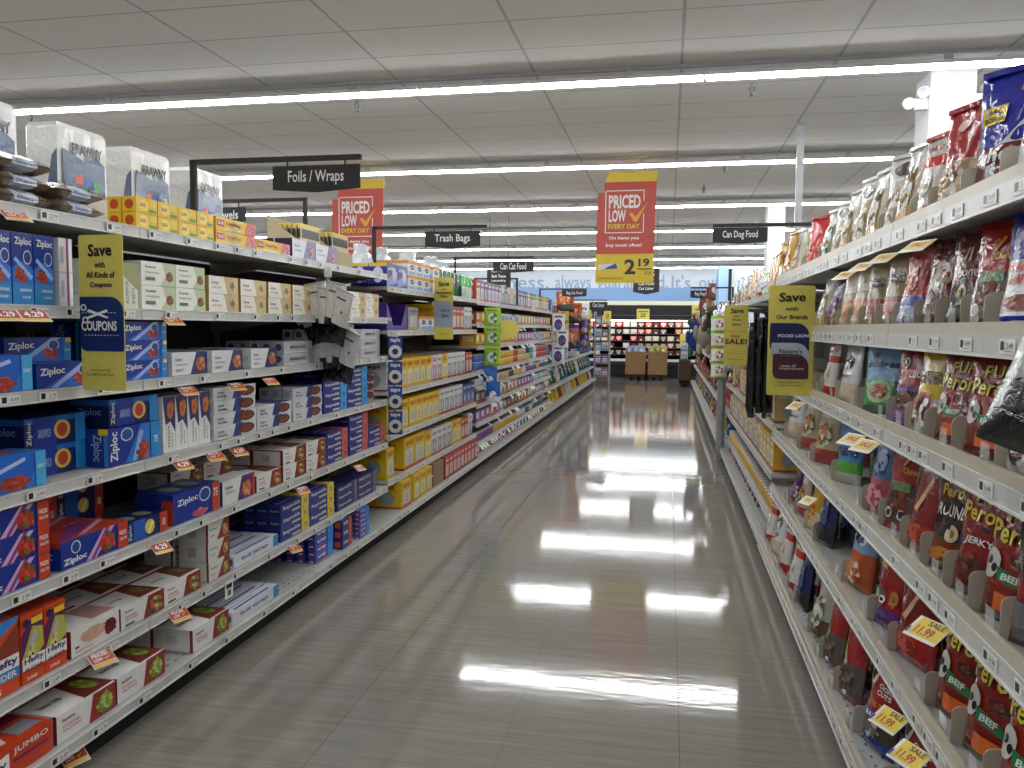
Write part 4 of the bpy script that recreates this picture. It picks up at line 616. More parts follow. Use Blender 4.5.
# --- treat side: pouches standing between cream dividers
def div_mesh():
    a = MB(); n = 6; P_ = [(.012, 0), (.075, 0)]
    P_ += [(.075-.018+.018*cos(PI/2*i/n), .085-.018+.018*sin(PI/2*i/n)) for i in range(n+1)]+[(.012+.018-.018*sin(PI/2*i/n), .085-.018+.018*cos(PI/2*i/n)) for i in range(n+1)]
    N = len(P_); vs_ = [(-.0015, y, z) for y, z in P_]+[(.0015, y, z) for y, z in P_]
    a.raw(vs_, [tuple(range(N))[::-1], tuple(range(N, 2*N))]+[(i, (i+1) % N, N+(i+1) % N, N+i) for i in range(N)], CRM)
    return a.mesh('plate')
DIV = div_mesh()
a = MB(); a.box(-.0015, .0015, .07, .4, .0, .02, CRM); DIVF = a.mesh('runner')
a = MB(); a.box(-.045, .0, .001, .0025, .0, .055, mat('#d8dadb', 'clear')); DIVC = a.mesh('clear_stop')
def Yr(px, z):      # photo column -> distance along the treat side, on the plane just behind the rail
    for it in range(1):
        d = FW*FPX+RT*(px-512)
    lo, hi = .9, 26
    for _ in range(40):
        m_ = (lo+hi)/2; P = Vector((LIPR+.02, m_, z-EYE)); xx = 512+FPX*P.dot(RT)/P.dot(FW)
        if xx > px: lo = m_
        else: hi = m_
    return m_
TREAT = [  # shelf from top: (px, kind, yaw toward the viewer, scale)
 [(1022, 'bluesoft', 25, 1), (978, 'bluechew', 40, 1), (936, 'redtop', 20, 1), (915, 'redhead', 15, 1), (897, 'clearg', 10, 1), (882, 'clearp', 30, 1), (866, 'clearg', 10, 1), (852, 'clearp', 15, 1), (840, 'clearg', 10, 1), (830, 'clearp', 20, .9), (820, 'grass', 10, 1), (803, 'redbag', 30, 1.15), (791, 'clearg', 10, 1), (781, 'gold', 15, 1), (774, 'gold', 15, .9)],
 [(1004, 'bluesoft', 20, .9), (972, 'redclear', 22, .85), (946, 'bones', 22, .95), (922, 'brown', 20, .95), (898, 'pinkblue', 14, 1), (880, 'tanp', 20, .9), (862, 'tanp', 25, .98), (850, 'tanlight', 20, .9), (838, 'tanlight', 20, .9), (826, 'purp', 10, 1), (817, 'clearg', 10, 1)],
 [(1010, 'striped', 20, .95), (965, 'pup', 28, .9), (935, 'pup', 22, .9), (912, 'striped', 15, .85), (892, 'purplebase', 25, 1), (862, 'ridges', 40, 1.0), (838, 'whitep', 10, 1), (822, 'redhead', 10, .95)],
 [(1014, 'darkbox', 40, 1.0), (984, 'pup', 22, 1.0), (955, 'pupblue', 22, 1.05), (928, 'rounds', 28, 1.15), (908, 'redteal', 12, .98), (884, 'redclear', 25, 1.05), (866, 'bluepink', 15, 1), (833, 'lastchew', 30, 1.1), (812, 'beige', 30, 1.1), (798, 'beige', 25, 1.1), (785, 'whitep', 20, 1.2), (773, 'bluepink', 15, 1)],
 [(1000, 'pup', 18, 1.05), (965, 'pup', 18, 1.05), (936, 'pup', 18, 1.05), (895, 'redteal', 15, 1.1), (873, 'redyel', 18, 1.1), (845, 'bluebag', 15, 1.05), (815, 'navyb', 15, 1), (806, 'gold', 10, .9), (796, 'beige', 10, .85), (789, 'purp', 15, 1), (770, 'redbag', 20, 1.2), (762, 'redbag', 20, 1.1)],
 [(915, 'redblue', 15, .82), (880, 'redblue', 18, .8), (855, 'jerky', 15, .98), (838, 'jerky', 12, .95), (824, 'grass', 12, 1), (808, 'navyb', 5, 1.1), (800, 'redhead', 5, 1.3), (790, 'redhead', 5, 1.3), (782, 'whitep', 5, 1.3), (775, 'redhead', 5, 1.3)]]
for lv, items in enumerate(TREAT):
    z = RA[5-lv]; bx = -.055 if lv == 5 else 0; prev = None; dn = 0
    for i, (px, key, yaw, s) in enumerate(items):
        y = Yr(px, z+.1); p = _P[key]
        s = min(s*1.16, ((RA[6-lv]-RA[5-lv]-.05) if lv else .4)/p['h'])
        for dd in range(2):
            sw = p['w']*s*sin(math.radians(yaw))
            x = LIPR+bx+.016+sw*.5+dd*(p['d']*s+.03); yy = y+(.006*dd)
            if dd and yaw > 25: x += .03
            lab = f"{p['desc']}, treat bays, {nth(lv)} shelf down, {nth(i)} along, {'front' if dd == 0 else 'second'}"
            put(key, lab, (x, yy, z+.002), -PI/2+math.radians(yaw), f"{p['desc']}s, treat bays, {nth(lv)} shelf down", tilt=-.12 if dd == 0 else -.06, sc=s)
    ys = [Yr(it[0], z+.1) for it in items]
    ys = sorted(y_+_P[it[1]]['w']*.5+.012 for y_, it in zip(ys, items))
    out = []
    for y_ in ys+[ys[-1]+.13*(q+1) for q in range(12)]:
        if 1.4 < y_ < 4.86 and (not out or y_-out[-1] > .06): out.append(y_)
    for y_ in out:
        o = thing('shelf_divider', f"cream plastic divider, treat bays, {nth(lv)} shelf down, {nth(dn)} along", 'shelf divider', (LIPR+bx+.0145, y_, z), -PI/2, f'cream dividers, treat bays, {nth(lv)} shelf down')
        link('plate', DIV, o); link('runner', DIVF, o); link('clear_stop', DIVC, o)
        dn += 1
# tall dog-print bag hanging at the near end of the third shelf
put('dogbag', 'tall grey and black dog-print bag hanging at the near end of the treat shelves', (LIPR-.045, 1.37, 1.155), -PI/2+.9, None, tilt=-.15, sc=.88).rotation_euler = (-.1, .3, -PI/2+.95)
# --- beyond the treat bays
for lv, cont in enumerate([('limebag', 'clearg', 'gold', 'redhead', 'ridges'), ('redhead', 'tanlight', 'gold', 'beige'), ('tanp', 'beige', 'tall7', 'tall2'), ('tall7', 'tall2', 'tall5'), ('can7', 'can2'), ('tall6', 'tall7', 'tall4')]):
    z = RB[5-lv]; y = 4.95; rows_ = []
    while y < 8.35:
        kk = rc.choice(cont)
        if lv == 1 and 6.0 < y < 6.9: y += .1; continue
        rows_.append((kk, y, 1, 1, 2 if lv > 1 and lv != 4 else 1)); y += _P[kk]['w']+.02
    if lv == 5: rows_ = [r for r in rows_ if r[1] > 5.6]
    stock(1, 'toy bays', lv, z, rows_, (RB[6-lv]-z-.05) if lv else None)
for lv, cont in enumerate([('redbagbig', 'whitebagbig', 'orangec', 'bluebagbig'), ('redbagbig', 'whitebagbig', 'yellowbagbig'), ('redbagbig', 'purp', 'orangec', 'redbag'), ('redbagbig', 'gold', 'bluebagbig', 'beige')]):
    z = RC[3-lv]; y = 8.7; rows_ = []
    while y < 19.1:
        kk = rc.choice(cont); rows_.append((kk, y, 1, 1, 1)); y += _P[kk]['w']+.03
    stock(1, 'kibble bays', lv, z, rows_, (RC[4-lv]-z-.05) if lv else None)

# ------------------------------------------------------------------ top-shelf goods on the wrap side
def towel(mb, p):
    w_, d_, h_ = p['w'], p['d'], p['h']; n = 3; WH = mat('#e4e4e2', 'film')
    rr = w_/n/2; pts = []
    def ring(z):
        out = []
        for i in range(n):
            cx = -w_/2+rr*(2*i+1)
            for k in range(7): a_ = PI+PI*(k+.5)/7; out.append((cx+rr*.98*cos(a_), .004+.004*sin(a_), z))
        out += [(w_/2, d_-.02, z), (w_/2-.02, d_, z), (-w_/2+.02, d_, z), (-w_/2, d_-.02, z)]
        return out
    zs = [0, .01, h_*.5, h_-.015, h_]; rings = []
    for j, z in enumerate(zs):
        r_ = ring(z); s = .93 if j in (0, 4) else 1
        rings.append([(x*s, (y-d_/2)*s+d_/2, z_) for x, y, z_ in r_])
    N = len(rings[0]); vs_ = [q for r_ in rings for q in r_]
    fs = [(j*N+i, j*N+(i+1) % N, (j+1)*N+(i+1) % N, (j+1)*N+i) for j in range(len(zs)-1) for i in range(N)]+[tuple(range(N))[::-1], tuple(range((len(zs)-1)*N, len(zs)*N))]
    mb.raw(vs_, fs, WH)
    F = flat((-w_/2+.012, -.0045, 0), (w_-.024, 0, 0), (0, 0, h_))
    mb.art(F, [('p', [(.03, .1), (.97, .04), (.97, .5), (.75, .62), (.6, .5), (.45, .75), (.3, .55), (.03, .62)], mat('#5a6b8c', 'film')), ('p', [(.45, .75), (.3, .55), (.5, .5)], mat('#c8d0dc', 'film')), ('r', .03, 0, .97, .08, mat('#1e3a2e', 'film')), ('t', 'BRAWNY', .22, .58, .9, .74, mat(K, 'film'), 0, .05), ('r', .3, .14, .45, .26, mat('#d84a22', 'film')), ('r', .5, .12, .65, .24, mat('#2a62b8', 'film')), ('r', .7, .1, .85, .22, mat('#3f9a3a', 'film'))], lay=.0005)
    F2 = flat((-w_/2-.001, d_, 0), (0, -d_, 0), (0, 0, h_)); mb.art(F2, [('p', [(.72, .1), (1, .05), (1, .6), (.85, .5)], mat('#5a6b8c', 'film'))])
kind('towel', 'paper_towel_pack', 'white three-roll paper towel pack', 'paper towels', towel, .25, .14, .232)
TX = -2.08
a = MB(); a.box(0, -.16, -0, 1.55, 0, .13, mat('#cfcac2', 'board')); a.box(.001, -.155, .01, 1.54, .13, .134, mat('#b8b2a8', 'board'))
tag(link('display_riser', a.mesh('display_riser')), 'long pale cardboard riser under the paper towel packs', 'riser').location = (TX+.015, 2.06, 1.6865)
_words = ['partly cut off', 'with full label clear of filter bags', 'fourth and last, behind the sign post', 'third']
for i, y in enumerate((2.16, 2.58, 2.97, 3.38)):
    put('towel', ['three-roll paper towel pack cut off at the picture edge', 'three-roll paper towel pack behind the brown filter bags', 'three-roll paper towel pack in the middle, above yellow wrap cartons', 'three-roll paper towel pack behind the black sign post'][i], (TX, y, 1.824), PI/2, 'paper towel packs on the top shelf')
def filt(mb, p):
    w_, d_, h_ = p['w'], p['d'], p['h']; rr = random.Random(3); nx, ny = 14, 8
    def S(u, v, s): 
        e = (1-abs(2*u-1)**6)*(1-abs(2*v-1)**4)
        return ((u-.5)*w_, v*d_, h_/2+s*(h_/2)*(e*.95+.05)+.004*sin(19*u+7*v+s)*e)
    for s in (1, -1):
        vs_ = [S(i/nx, j/ny, s) for j in range(ny+1) for i in range(nx+1)]
        for i in range(nx):
            mm = mat('#7a6650' if not 4 <= i < 10 else '#b4bcc6', 'film')
            for j in range(ny):
                q = [vs_[j*(nx+1)+i], vs_[j*(nx+1)+i+1], vs_[(j+1)*(nx+1)+i+1], vs_[(j+1)*(nx+1)+i]]
                mb.face(q if s > 0 else q[::-1], mm)
    mb.art(flat((-w_*.2, .002, h_*.3), (w_*.4, 0, 0), (0, 0, h_*.4)), [('r', 0, 0, 1, 1, mat('#aab4c0', 'film')), ('t', 'filters', .1, .2, .8, .8, mat('#2a4a8a', 'film'))])
    return True
kind('filter', 'filter_bag', 'clear bag of brown paper filters', 'bag', filt, .21, .15, .048)
fi = 0
for y, n in ((1.76, 4), (1.98, 3), (2.2, 2)):
    for t in range(n):
        put('filter', f"clear bag of brown filters, top wrap shelf, {nth(fi)} pile along, {TIER[t]}", (LIPL-.02-.01*(t % 2), y+.01*(t % 2), 1.687+t*.0485), PI/2+random.uniform(-.06, .06), 'bags of brown paper filters')
    fi += 1
# cardboard displays of barbecue tools
for i, y in enumerate((4.08, 4.48)):
    o = thing('counter_display', ['tan cardboard display of packets beside the lilac cartons', 'tan cardboard display of packets just before the trash bag bays'][i], 'display box', (LIPL-.13, y, 1.687), PI/2, 'cardboard displays on the top wrap shelf')
    a = MB(); BD = mat('#b8a888', 'board')
    for x in (-.14, .137):
        a.face([(x, 0, 0), (x, .2, 0), (x, .2, .25), (x, 0, .1)], BD); a.face([(x+.003, 0, 0), (x+.003, .2, 0), (x+.003, .2, .25), (x+.003, 0, .1)], BD)
    a.box(-.14, .14, 0, .003, 0, .1, BD); a.box(-.14, .14, .197, .2, 0, .25, BD); a.box(-.14, .14, 0, .2, 0, .003, BD)
    link('tray', a.mesh('tray'), o)
    for k in range(7):
        q = MB(); q.box(-.12, .12, 0, .012, 0, .2, mat('#c8b88c')); F_ = faces_of(.24, .012, .2); q.art(F_['front'], [('r', .02, .9, .98, 1, mat('#dcc23a')), ('r', .05, .62, .95, .86, mat('#2a2226')), ('e', .3, .35, .14, .14, mat('#2a3a8a'))]); q.art(F_['near'], [('r', 0, .9, 1, 1, mat('#dcc23a')), ('r', 0, .62, 1, .86, mat('#2a2226'))])
        oo = link('liner_packet', q.mesh('liner_packet')); oo.location = (LIPL-.137-.004-.026*k, y, 1.692+.004); oo.rotation_euler = (-.05, 0, PI/2)
        tag(oo, f"tan and black liner packet in the {['near','far'][i]} cardboard display, {nth(k)} from its front", 'packet', 'packets in the cardboard displays')
# white crumpled bags + trash bag rolls, top trash shelf
def crumple(mb, p):
    rr = random.Random(p['w']*1000); n = 12; w_, d_, h_ = p['w'], p['d'], p['h']; vs_ = []
    prof = [(.75, 0), (1, .1), (1, .45), (.8, .7), (.45, .85), (.5, 1.0), (.2, 1.02)]
    for r, z in prof:
        for i in range(n):
            k = 1+rr.uniform(-.14, .14); a_ = 2*PI*i/n; vs_.append((w_/2*r*k*cos(a_), d_/2+d_/2*r*k*sin(a_), h_*(z+rr.uniform(-.03, .03)*(z > 0))))
    fs = [(j*n+i, j*n+(i+1) % n, (j+1)*n+(i+1) % n, (j+1)*n+i) for j in range(len(prof)-1) for i in range(n)]+[tuple(range(n))[::-1], tuple(range((len(prof)-1)*n, len(prof)*n))]
    mb.raw(vs_, fs, mat('#dfe3e6', 'film'))
kind('wbag', 'trash_bag_pack', 'crumpled white plastic bag pack', 'bag', crumple, .26, .2, .3)
def roll(c1, c2):
    def f(mb, p):
        mb.lathe([(.05, 0), (.055, .01), (.055, .1), (.055, .19), (.04, .2)], None, 14, (0, .055), [mat(c1, 'film'), mat(c1, 'film'), mat(c2, 'film'), mat(c1, 'film')]); return True
    return f
kind('groll', 'trash_bag_roll', 'green trash bag roll', 'roll', roll('#1f7a34', '#16401f'), .115, .115, .2)
kind('kroll', 'trash_bag_roll', 'black trash bag roll', 'roll', roll('#1a2420', '#2a6a3a'), .115, .115, .2)
kind('wroll', 'trash_bag_roll', 'white and green trash bag roll', 'roll', roll('#c8dccc', '#4aa84a'), .115, .115, .2)
for i in range(6): put('wbag', f"crumpled white plastic bag pack, back of top trash shelf, {nth(i)} along", (LIPL-.24, 5.3+.33*i, 1.614), PI/2+i, 'crumpled white bags on the top trash shelf')
T_(0, [('kroll', 6.16, 3, 1, 1), ('groll', 6.52, 2, 1, 1), ('kroll', 6.76, 1, 1, 1), ('wroll', 6.88, 3, 1, 1)])
# purple tray in the second trash shelf
o = thing('counter_display', 'purple display tray with cut-out front in the trash bag bays', 'display box', (LIPL-.02, 5.12, 1.332), PI/2)
a = MB(); PU = mat('#4a2f8a'); a.face([(-.2, 0, 0), (.2, 0, 0), (.2, 0, .18), (.08, 0, .03), (-.08, 0, .03), (-.2, 0, .18)], PU)
for x in (-.2, .198): a.box(x, x+.002, 0, .25, 0, .18, PU)
a.box(-.2, .2, 0, .25, 0, .002, PU); a.box(-.2, .2, .248, .25, 0, .2, mat('#4a3020', 'board')); link('tray', a.mesh('tray'), o)
a = MB(); a.art(flat((-.19, -.0008, 0), (.09, 0, 0), (0, 0, .12)), [('t', 'bonus', .05, .5, .9, .75, mat(W))]); link('lettering', a.mesh('lettering'), o)

# ------------------------------------------------------------------ hanging strips
def hang(key, lab, n, px, py0, py1, X, Y, rz, sc=1, group=None, jit=.01, fan=.0):
    for i in range(n):
        P = at(px, py0+(py1-py0)*i/max(1, n-1), 1, Y)
        o = put(key, f"{lab}, {nth(i)} from the top" if n > 1 else lab, (X+random.uniform(-jit, jit), Y+random.uniform(-jit, jit)+fan*i, P.z), rz, group or lab+' group', sc=sc)
def strip(X, Y, z0, z1, lab):
    a = MB(); a.box(-.012, .012, -.001, .001, 0, z1-z0, mat('#d8dcdc', 'clear')); a.box(-.02, .02, -.003, .003, z1-z0-.05, z1-z0, mat('#dcdcda'))
    o = tag(link('clip_strip', a.mesh('clip_strip')), lab, 'clip strip', 'hanging clip strips'); o.location = (X, Y, z0)
gx = LIPL+.06
strip(gx-.03, 3.9, 1.1, 1.66, 'white clip strip holding the white glove packs')
gi = 0
for zz, yy in ((1.3, 3.86), (1.1, 3.95)):
    for k in range(6):
        o = put('glove', f"white glove pack with black base, {'upper' if zz > 1.3 else 'lower'} bunch, {nth(k)} from shelf", (gx-.07+.028*k, yy-.025*k, zz-.03*(k % 2)), 0+.2, 'glove packs on the clip strip', tilt=.15)
        o.rotation_euler = (.1, [-.55, -.35, -.15, .05, .2, .35][k], .25-.12*k); o.scale = (1.12,)*3
def tape(mb, p):
    mb.box(-.045, .045, .01, .013, 0, .15, mat('#26408e')); n = 16
    for (r0, r1, c, y0, y1) in ((.042, .02, '#cfcabb', -.012, .01),):
        vs_ = []
        for y in (y0, y1):
            for r in (r0, r1): vs_ += [(r*cos(2*PI*i/n), y, .055+r*sin(2*PI*i/n)) for i in range(n)]
        fs = []
        for i in range(n):
            j = (i+1) % n
            fs += [(i, j, n+j, n+i), (2*n+i, 3*n+i, 3*n+j, 2*n+j), (i, 2*n+i, 2*n+j, j), (n+i, n+j, 3*n+j, 3*n+i)]
        mb.raw(vs_, fs, mat(c))
    mb.art(flat((-.045, .009, .1), (.09, 0, 0), (0, 0, .05)), [('t', 'tape', .15, .2, .85, .8, mat(W))])
kind('tape', 'tape_roll_card', 'masking tape roll on blue card', 'tape', tape, .09, .03, .15)
P = at(393, 330, 0, LIPL+.03); strip(LIPL+.04, P.y, .72, 1.32, 'white clip strip carrying the masking tape rolls')
for i in range(4):
    z = 1.14-.16*i
    put('tape', f"masking tape roll on blue card, {nth(i)} from the top of the strip", (LIPL+.05, P.y-.016, z), .35, 'tape rolls on the clip strip')
# lime scourers
for i in range(3): 
    put('limedisc', f"lime dish scourer card, {nth(i)} from the top of its strip", (LIPL+.08, 7.62, 1.36-.19*i), .1, 'lime scourer cards', sc=1.05)
put('bluedrop', 'blue sponge pack below the lime scourer cards', (LIPL+.06, 7.62, .76), .1); put('bluedrop', 'second blue sponge pack hanging beneath the first', (LIPL+.1, 7.58, .62), .1)
for i in range(3): put('purplecard', f"white and purple toy card at end of cat bays, {nth(i)} from top", (LIPL+.12+.06*(i % 2), 12.1, 1.28-.24*i), 0, 'purple toy cards')
for i, (X, Y, z, key) in enumerate(((LIPL+.12, 12.9, 1.6, 'orangec'), (LIPL+.2, 13.3, 1.42, 'orangec'), (LIPL+.15, 13.3, 1.0, 'orangec'), (LIPL+.12, 14.0, 1.1, 'bluedrop'), (LIPL+.14, 14.0, .85, 'bluedrop'), (LIPL+.16, 15.5, 1.5, 'whitep'), (LIPL+.16, 15.5, 1.2, 'purp'), (LIPL+.16, 15.5, .95, 'purp'))):
    put(key, f"{_P[key]['desc']} hanging outside the litter bays, {nth(i)} from the near end", (X, Y, z), 0, 'cards hanging by the litter bays', sc=1.5)
# black leashes on the treat side
for i in range(12):
    o = put('leash', f"black leash strap hanging before the toy bays, {nth(i)} in the bundle", (LIPR-.12+.022*(i % 6), 4.92+.03*(i//6), .83+.03*((i*5) % 3)), (i*1.3), 'bundle of black leashes', sc=1.0)
for i in range(4):
    P = at(719, 335+14*i, 1, 8.4)
    put('limebag', f"white rawhide bag with lime header on its strip, {nth(i)} from top", (P.x-.0, 8.38+.006*i, 1.32-.155*i), .05, 'lime rawhide bags', sc=1.1)
# plush toys
def plush(c1, c2):
    def f(mb, p):
        m1, m2 = mat(c1, 'plush'), mat(c2, 'plush')
        def ball(cx, cy, cz, rx, ry, rz, mm):
            n = 10; vs_ = []
            for j in range(1, 7):
                t = PI*j/7
                vs_ += [(cx+rx*sin(t)*cos(2*PI*i/n), cy+ry*sin(t)*sin(2*PI*i/n), cz-rz*cos(t)) for i in range(n)]
            mb.raw(vs_, [(j*n+i, j*n+(i+1) % n, (j+1)*n+(i+1) % n, (j+1)*n+i) for j in range(5) for i in range(n)]+[tuple(range(n))[::-1], tuple(range(5*n, 6*n))], mm)
        ball(0, 0, .2, .1, .08, .15, m1); ball(0, 0, .4, .075, .07, .075, m1); ball(0, -.06, .385, .035, .03, .03, m2)
        for s in (1, -1): ball(.08*s, 0, .45, .03, .02, .05, m2); ball(.1*s, -.02, .25, .03, .03, .09, m1); ball(.055*s, -.02, .06, .035, .035, .08, m2); ball(.03*s, -.065, .42, .01, .008, .01, mat(K))
        return True
    return f
kind('plushb', 'plush_dog_toy', 'blue plush dog toy', 'plush toy', plush('#1a3374', '#2a5a48'), .25, .15, .48)
kind('plushc', 'plush_dog_toy', 'cream plush dog toy', 'plush toy', plush('#8f8576', '#aca392'), .25, .15, .48)
kind('plushr', 'plush_dog_toy', 'dark red plush dog toy', 'plush toy', plush('#6a2a2c', '#b8a8a0'), .25, .15, .48)
kind('plushg', 'plush_dog_toy', 'dark green plush dog toy', 'plush toy', plush('#20302c', '#2c6a48'), .25, .15, .48)
for i, (px, py, Y, key, s) in enumerate(((695, 356, 12.5, 'plushb', 1.15), (703, 353, 11, 'plushc', 1.1), (706, 318, 10.5, 'brown', 1), (712, 308, 10, 'redtop', 1), (714, 300, 9.9, 'brown', .8), (709, 334, 9.7, 'plushg', .6), (694, 328, 13, 'plushr', .5), (714, 347, 9.2, 'purp', 1), (703, 312, 10.8, 'bones', .9), (709, 325, 10.2, 'purplebase', .9), (706, 332, 9.9, 'brown', .8))):
    P = at(px, py, 1, Y); put(key, f"{_P[key]['desc']} hanging by kibble bays, {nth(i)} of the cluster", (min(P.x, LIPR-.02), Y, P.z), .2*i, 'plush dog toys', sc=s)
# grey posts before the kibble bays
for i, x in enumerate((719.5, 723)):
    P = at(x, 400, 1, 8.5+.1*i); a = MB(); a.box(-.025, .025, -.02, .02, 0, 1.1, mat('#8f9194', 'metal'))
    tag(link('end_post', a.mesh('end_post')), ['slim grey metal post by the lime rawhide bags, aisle side', 'slim grey metal post by the lime rawhide bags, shelf side'][i], 'post').location = (P.x, P.y, 0)

# ------------------------------------------------------------------ signs
SG = mat('#2e2c2d', 'matte'); YS = '#d6c85c'
def aisle_sign(x0, x1, y0, y1, Y, txt, lab, arm=None, postx=None, zpost=1.6):
    a0 = at(x0, y0, 1, Y); a1 = at(x1, y1, 1, Y); w_ = a1.x-a0.x; h_ = a0.z-a1.z
    o = thing('aisle_sign', lab, 'sign', (a0.x, Y, a1.z))
    a = MB(); P_ = [(0, .12*h_), (w_/2, 0), (w_, .12*h_), (w_, h_), (0, h_)]
    a.raw([(x, 0, z) for x, z in P_]+[(x, .008, z) for x, z in P_], [(0, 1, 2, 3, 4), (9, 8, 7, 6, 5)]+[(i, 5+i, 5+(i+1) % 5, (i+1) % 5) for i in range(5)], SG)
    a.art(flat((0, -.0005, 0), (w_, 0, 0), (0, 0, h_)), [('t', txt, .18, .26, .82, .82, mat('#e6e6e2'), 0, .012)]); link('sign_panel', a.mesh('sign_panel'), o)
    if arm:
        c0 = at(arm[0], arm[2], 1, Y); c1 = at(arm[1], arm[2], 1, Y); zz = c0.z-a1.z
        a = MB(); a.box(c0.x-a0.x, c1.x-a0.x, -.008, .012, zz-.02, zz, SG); link('arm', a.mesh('arm'), o)
        px_ = (c0.x if postx == 0 else c1.x)-a0.x
        a = MB(); a.box(px_-.012, px_+.012, -.008, .012, zpost-a1.z, zz, SG); link('post', a.mesh('post'), o)
        for fx in (.17, .83):
            a = MB(); a.box(w_*fx-.003, w_*fx+.003, .002, .006, h_, zz-.018, SG); link('hook', a.mesh('hook'), o)
aisle_sign(272.5, 360, 166.5, 191, 3.12, 'Foils / Wraps', 'dark aisle sign reading Foils / Wraps', (193, 361, 160), 0, 1.69)
aisle_sign(205, 245.5, 208, 223, 4.75, 'Towels', 'dark aisle sign with only vels visible behind the paper towels', (205, 305, 200), 1, 1.69)
aisle_sign(425, 480, 231.5, 248, 5.3, 'Trash Bags', 'dark aisle sign reading Trash Bags', (374, 487, 226.5), 0, 1.62)
aisle_sign(493, 533.5, 261, 272.5, 8.6, 'Can Cat Food', 'dark aisle sign reading Can Cat Food', (455, 534, 257), 0, 1.62)
aisle_sign(562, 586.5, 290, 297, 12.4, 'Bag Cat Food', 'dark aisle sign reading Bag Cat Food', (540, 587, 288.5), 0, 1.6)
aisle_sign(589.5, 607.5, 302, 309, 16.6, 'Cat Litter', 'dark aisle sign reading Cat Litter', (572, 607.5, 299.5), 0, 1.6)
aisle_sign(713, 767.5, 228, 243.5, 5.0, 'Can Dog Food', 'dark aisle sign reading Can Dog Food', (713, 836, 224), 1, 1.58)
aisle_sign(690.5, 716, 290.5, 298.5, 10.6, 'Bag Dog Food', 'dark aisle sign reading Bag Dog Food', (690.5, 733, 287), 1, 1.3)
aisle_sign(440, 465, 280, 284, 9.4, 'Pet Care', 'thin dark sign arm of the next aisle over', (474, 517, 278), 1, 1.62)
def directory(x0, x1, y0, y1, Y, lines, lab):
    a0 = at(x0, y0, 1, Y); a1 = at(x1, y1, 1, Y); w_ = a1.x-a0.x; h_ = a0.z-a1.z
    o = thing('directory_sign', lab, 'sign', (a0.x, Y, a1.z))
    a = MB(); P_ = [(0, .1*h_), (w_/2, 0), (w_, .1*h_), (w_, h_), (0, h_)]
    a.raw([(x, 0, z) for x, z in P_]+[(x, .02, z) for x, z in P_], [(0, 1, 2, 3, 4), (9, 8, 7, 6, 5)]+[(i, 5+i, 5+(i+1) % 5, (i+1) % 5) for i in range(5)], SG)
    n = len(lines); a.art(flat((0, -.001, 0), (w_, 0, 0), (0, 0, h_)), [('t', t, .2, 1-(i+.85)*.85/n, .8, 1-(i+.2)*.85/n, mat('#e6e6e2'), 0, .02) for i, t in enumerate(lines)]); link('sign_panel', a.mesh('sign_panel'), o)
    for fx in (.1, .9):
        a = MB(); a.tube((w_*fx, .01, h_), (w_*fx, .01, CH-a1.z), .006, mat('#6a6a6a'), 6); link('cable', a.mesh('cable'), o)
directory(487, 510.5, 269, 291, 15.5, ['Paper Towels', 'Bath Tissue', 'Laundry', 'Cleaners'], 'dark hanging directory sign with white lines behind Can Cat Food')
directory(633.5, 659, 268, 294.5, 15.5, ['Pet Care', 'Pet Food', 'Cat Litter', 'Cat Food', 'Cat Litter'], 'dark hanging directory sign behind the price banner')
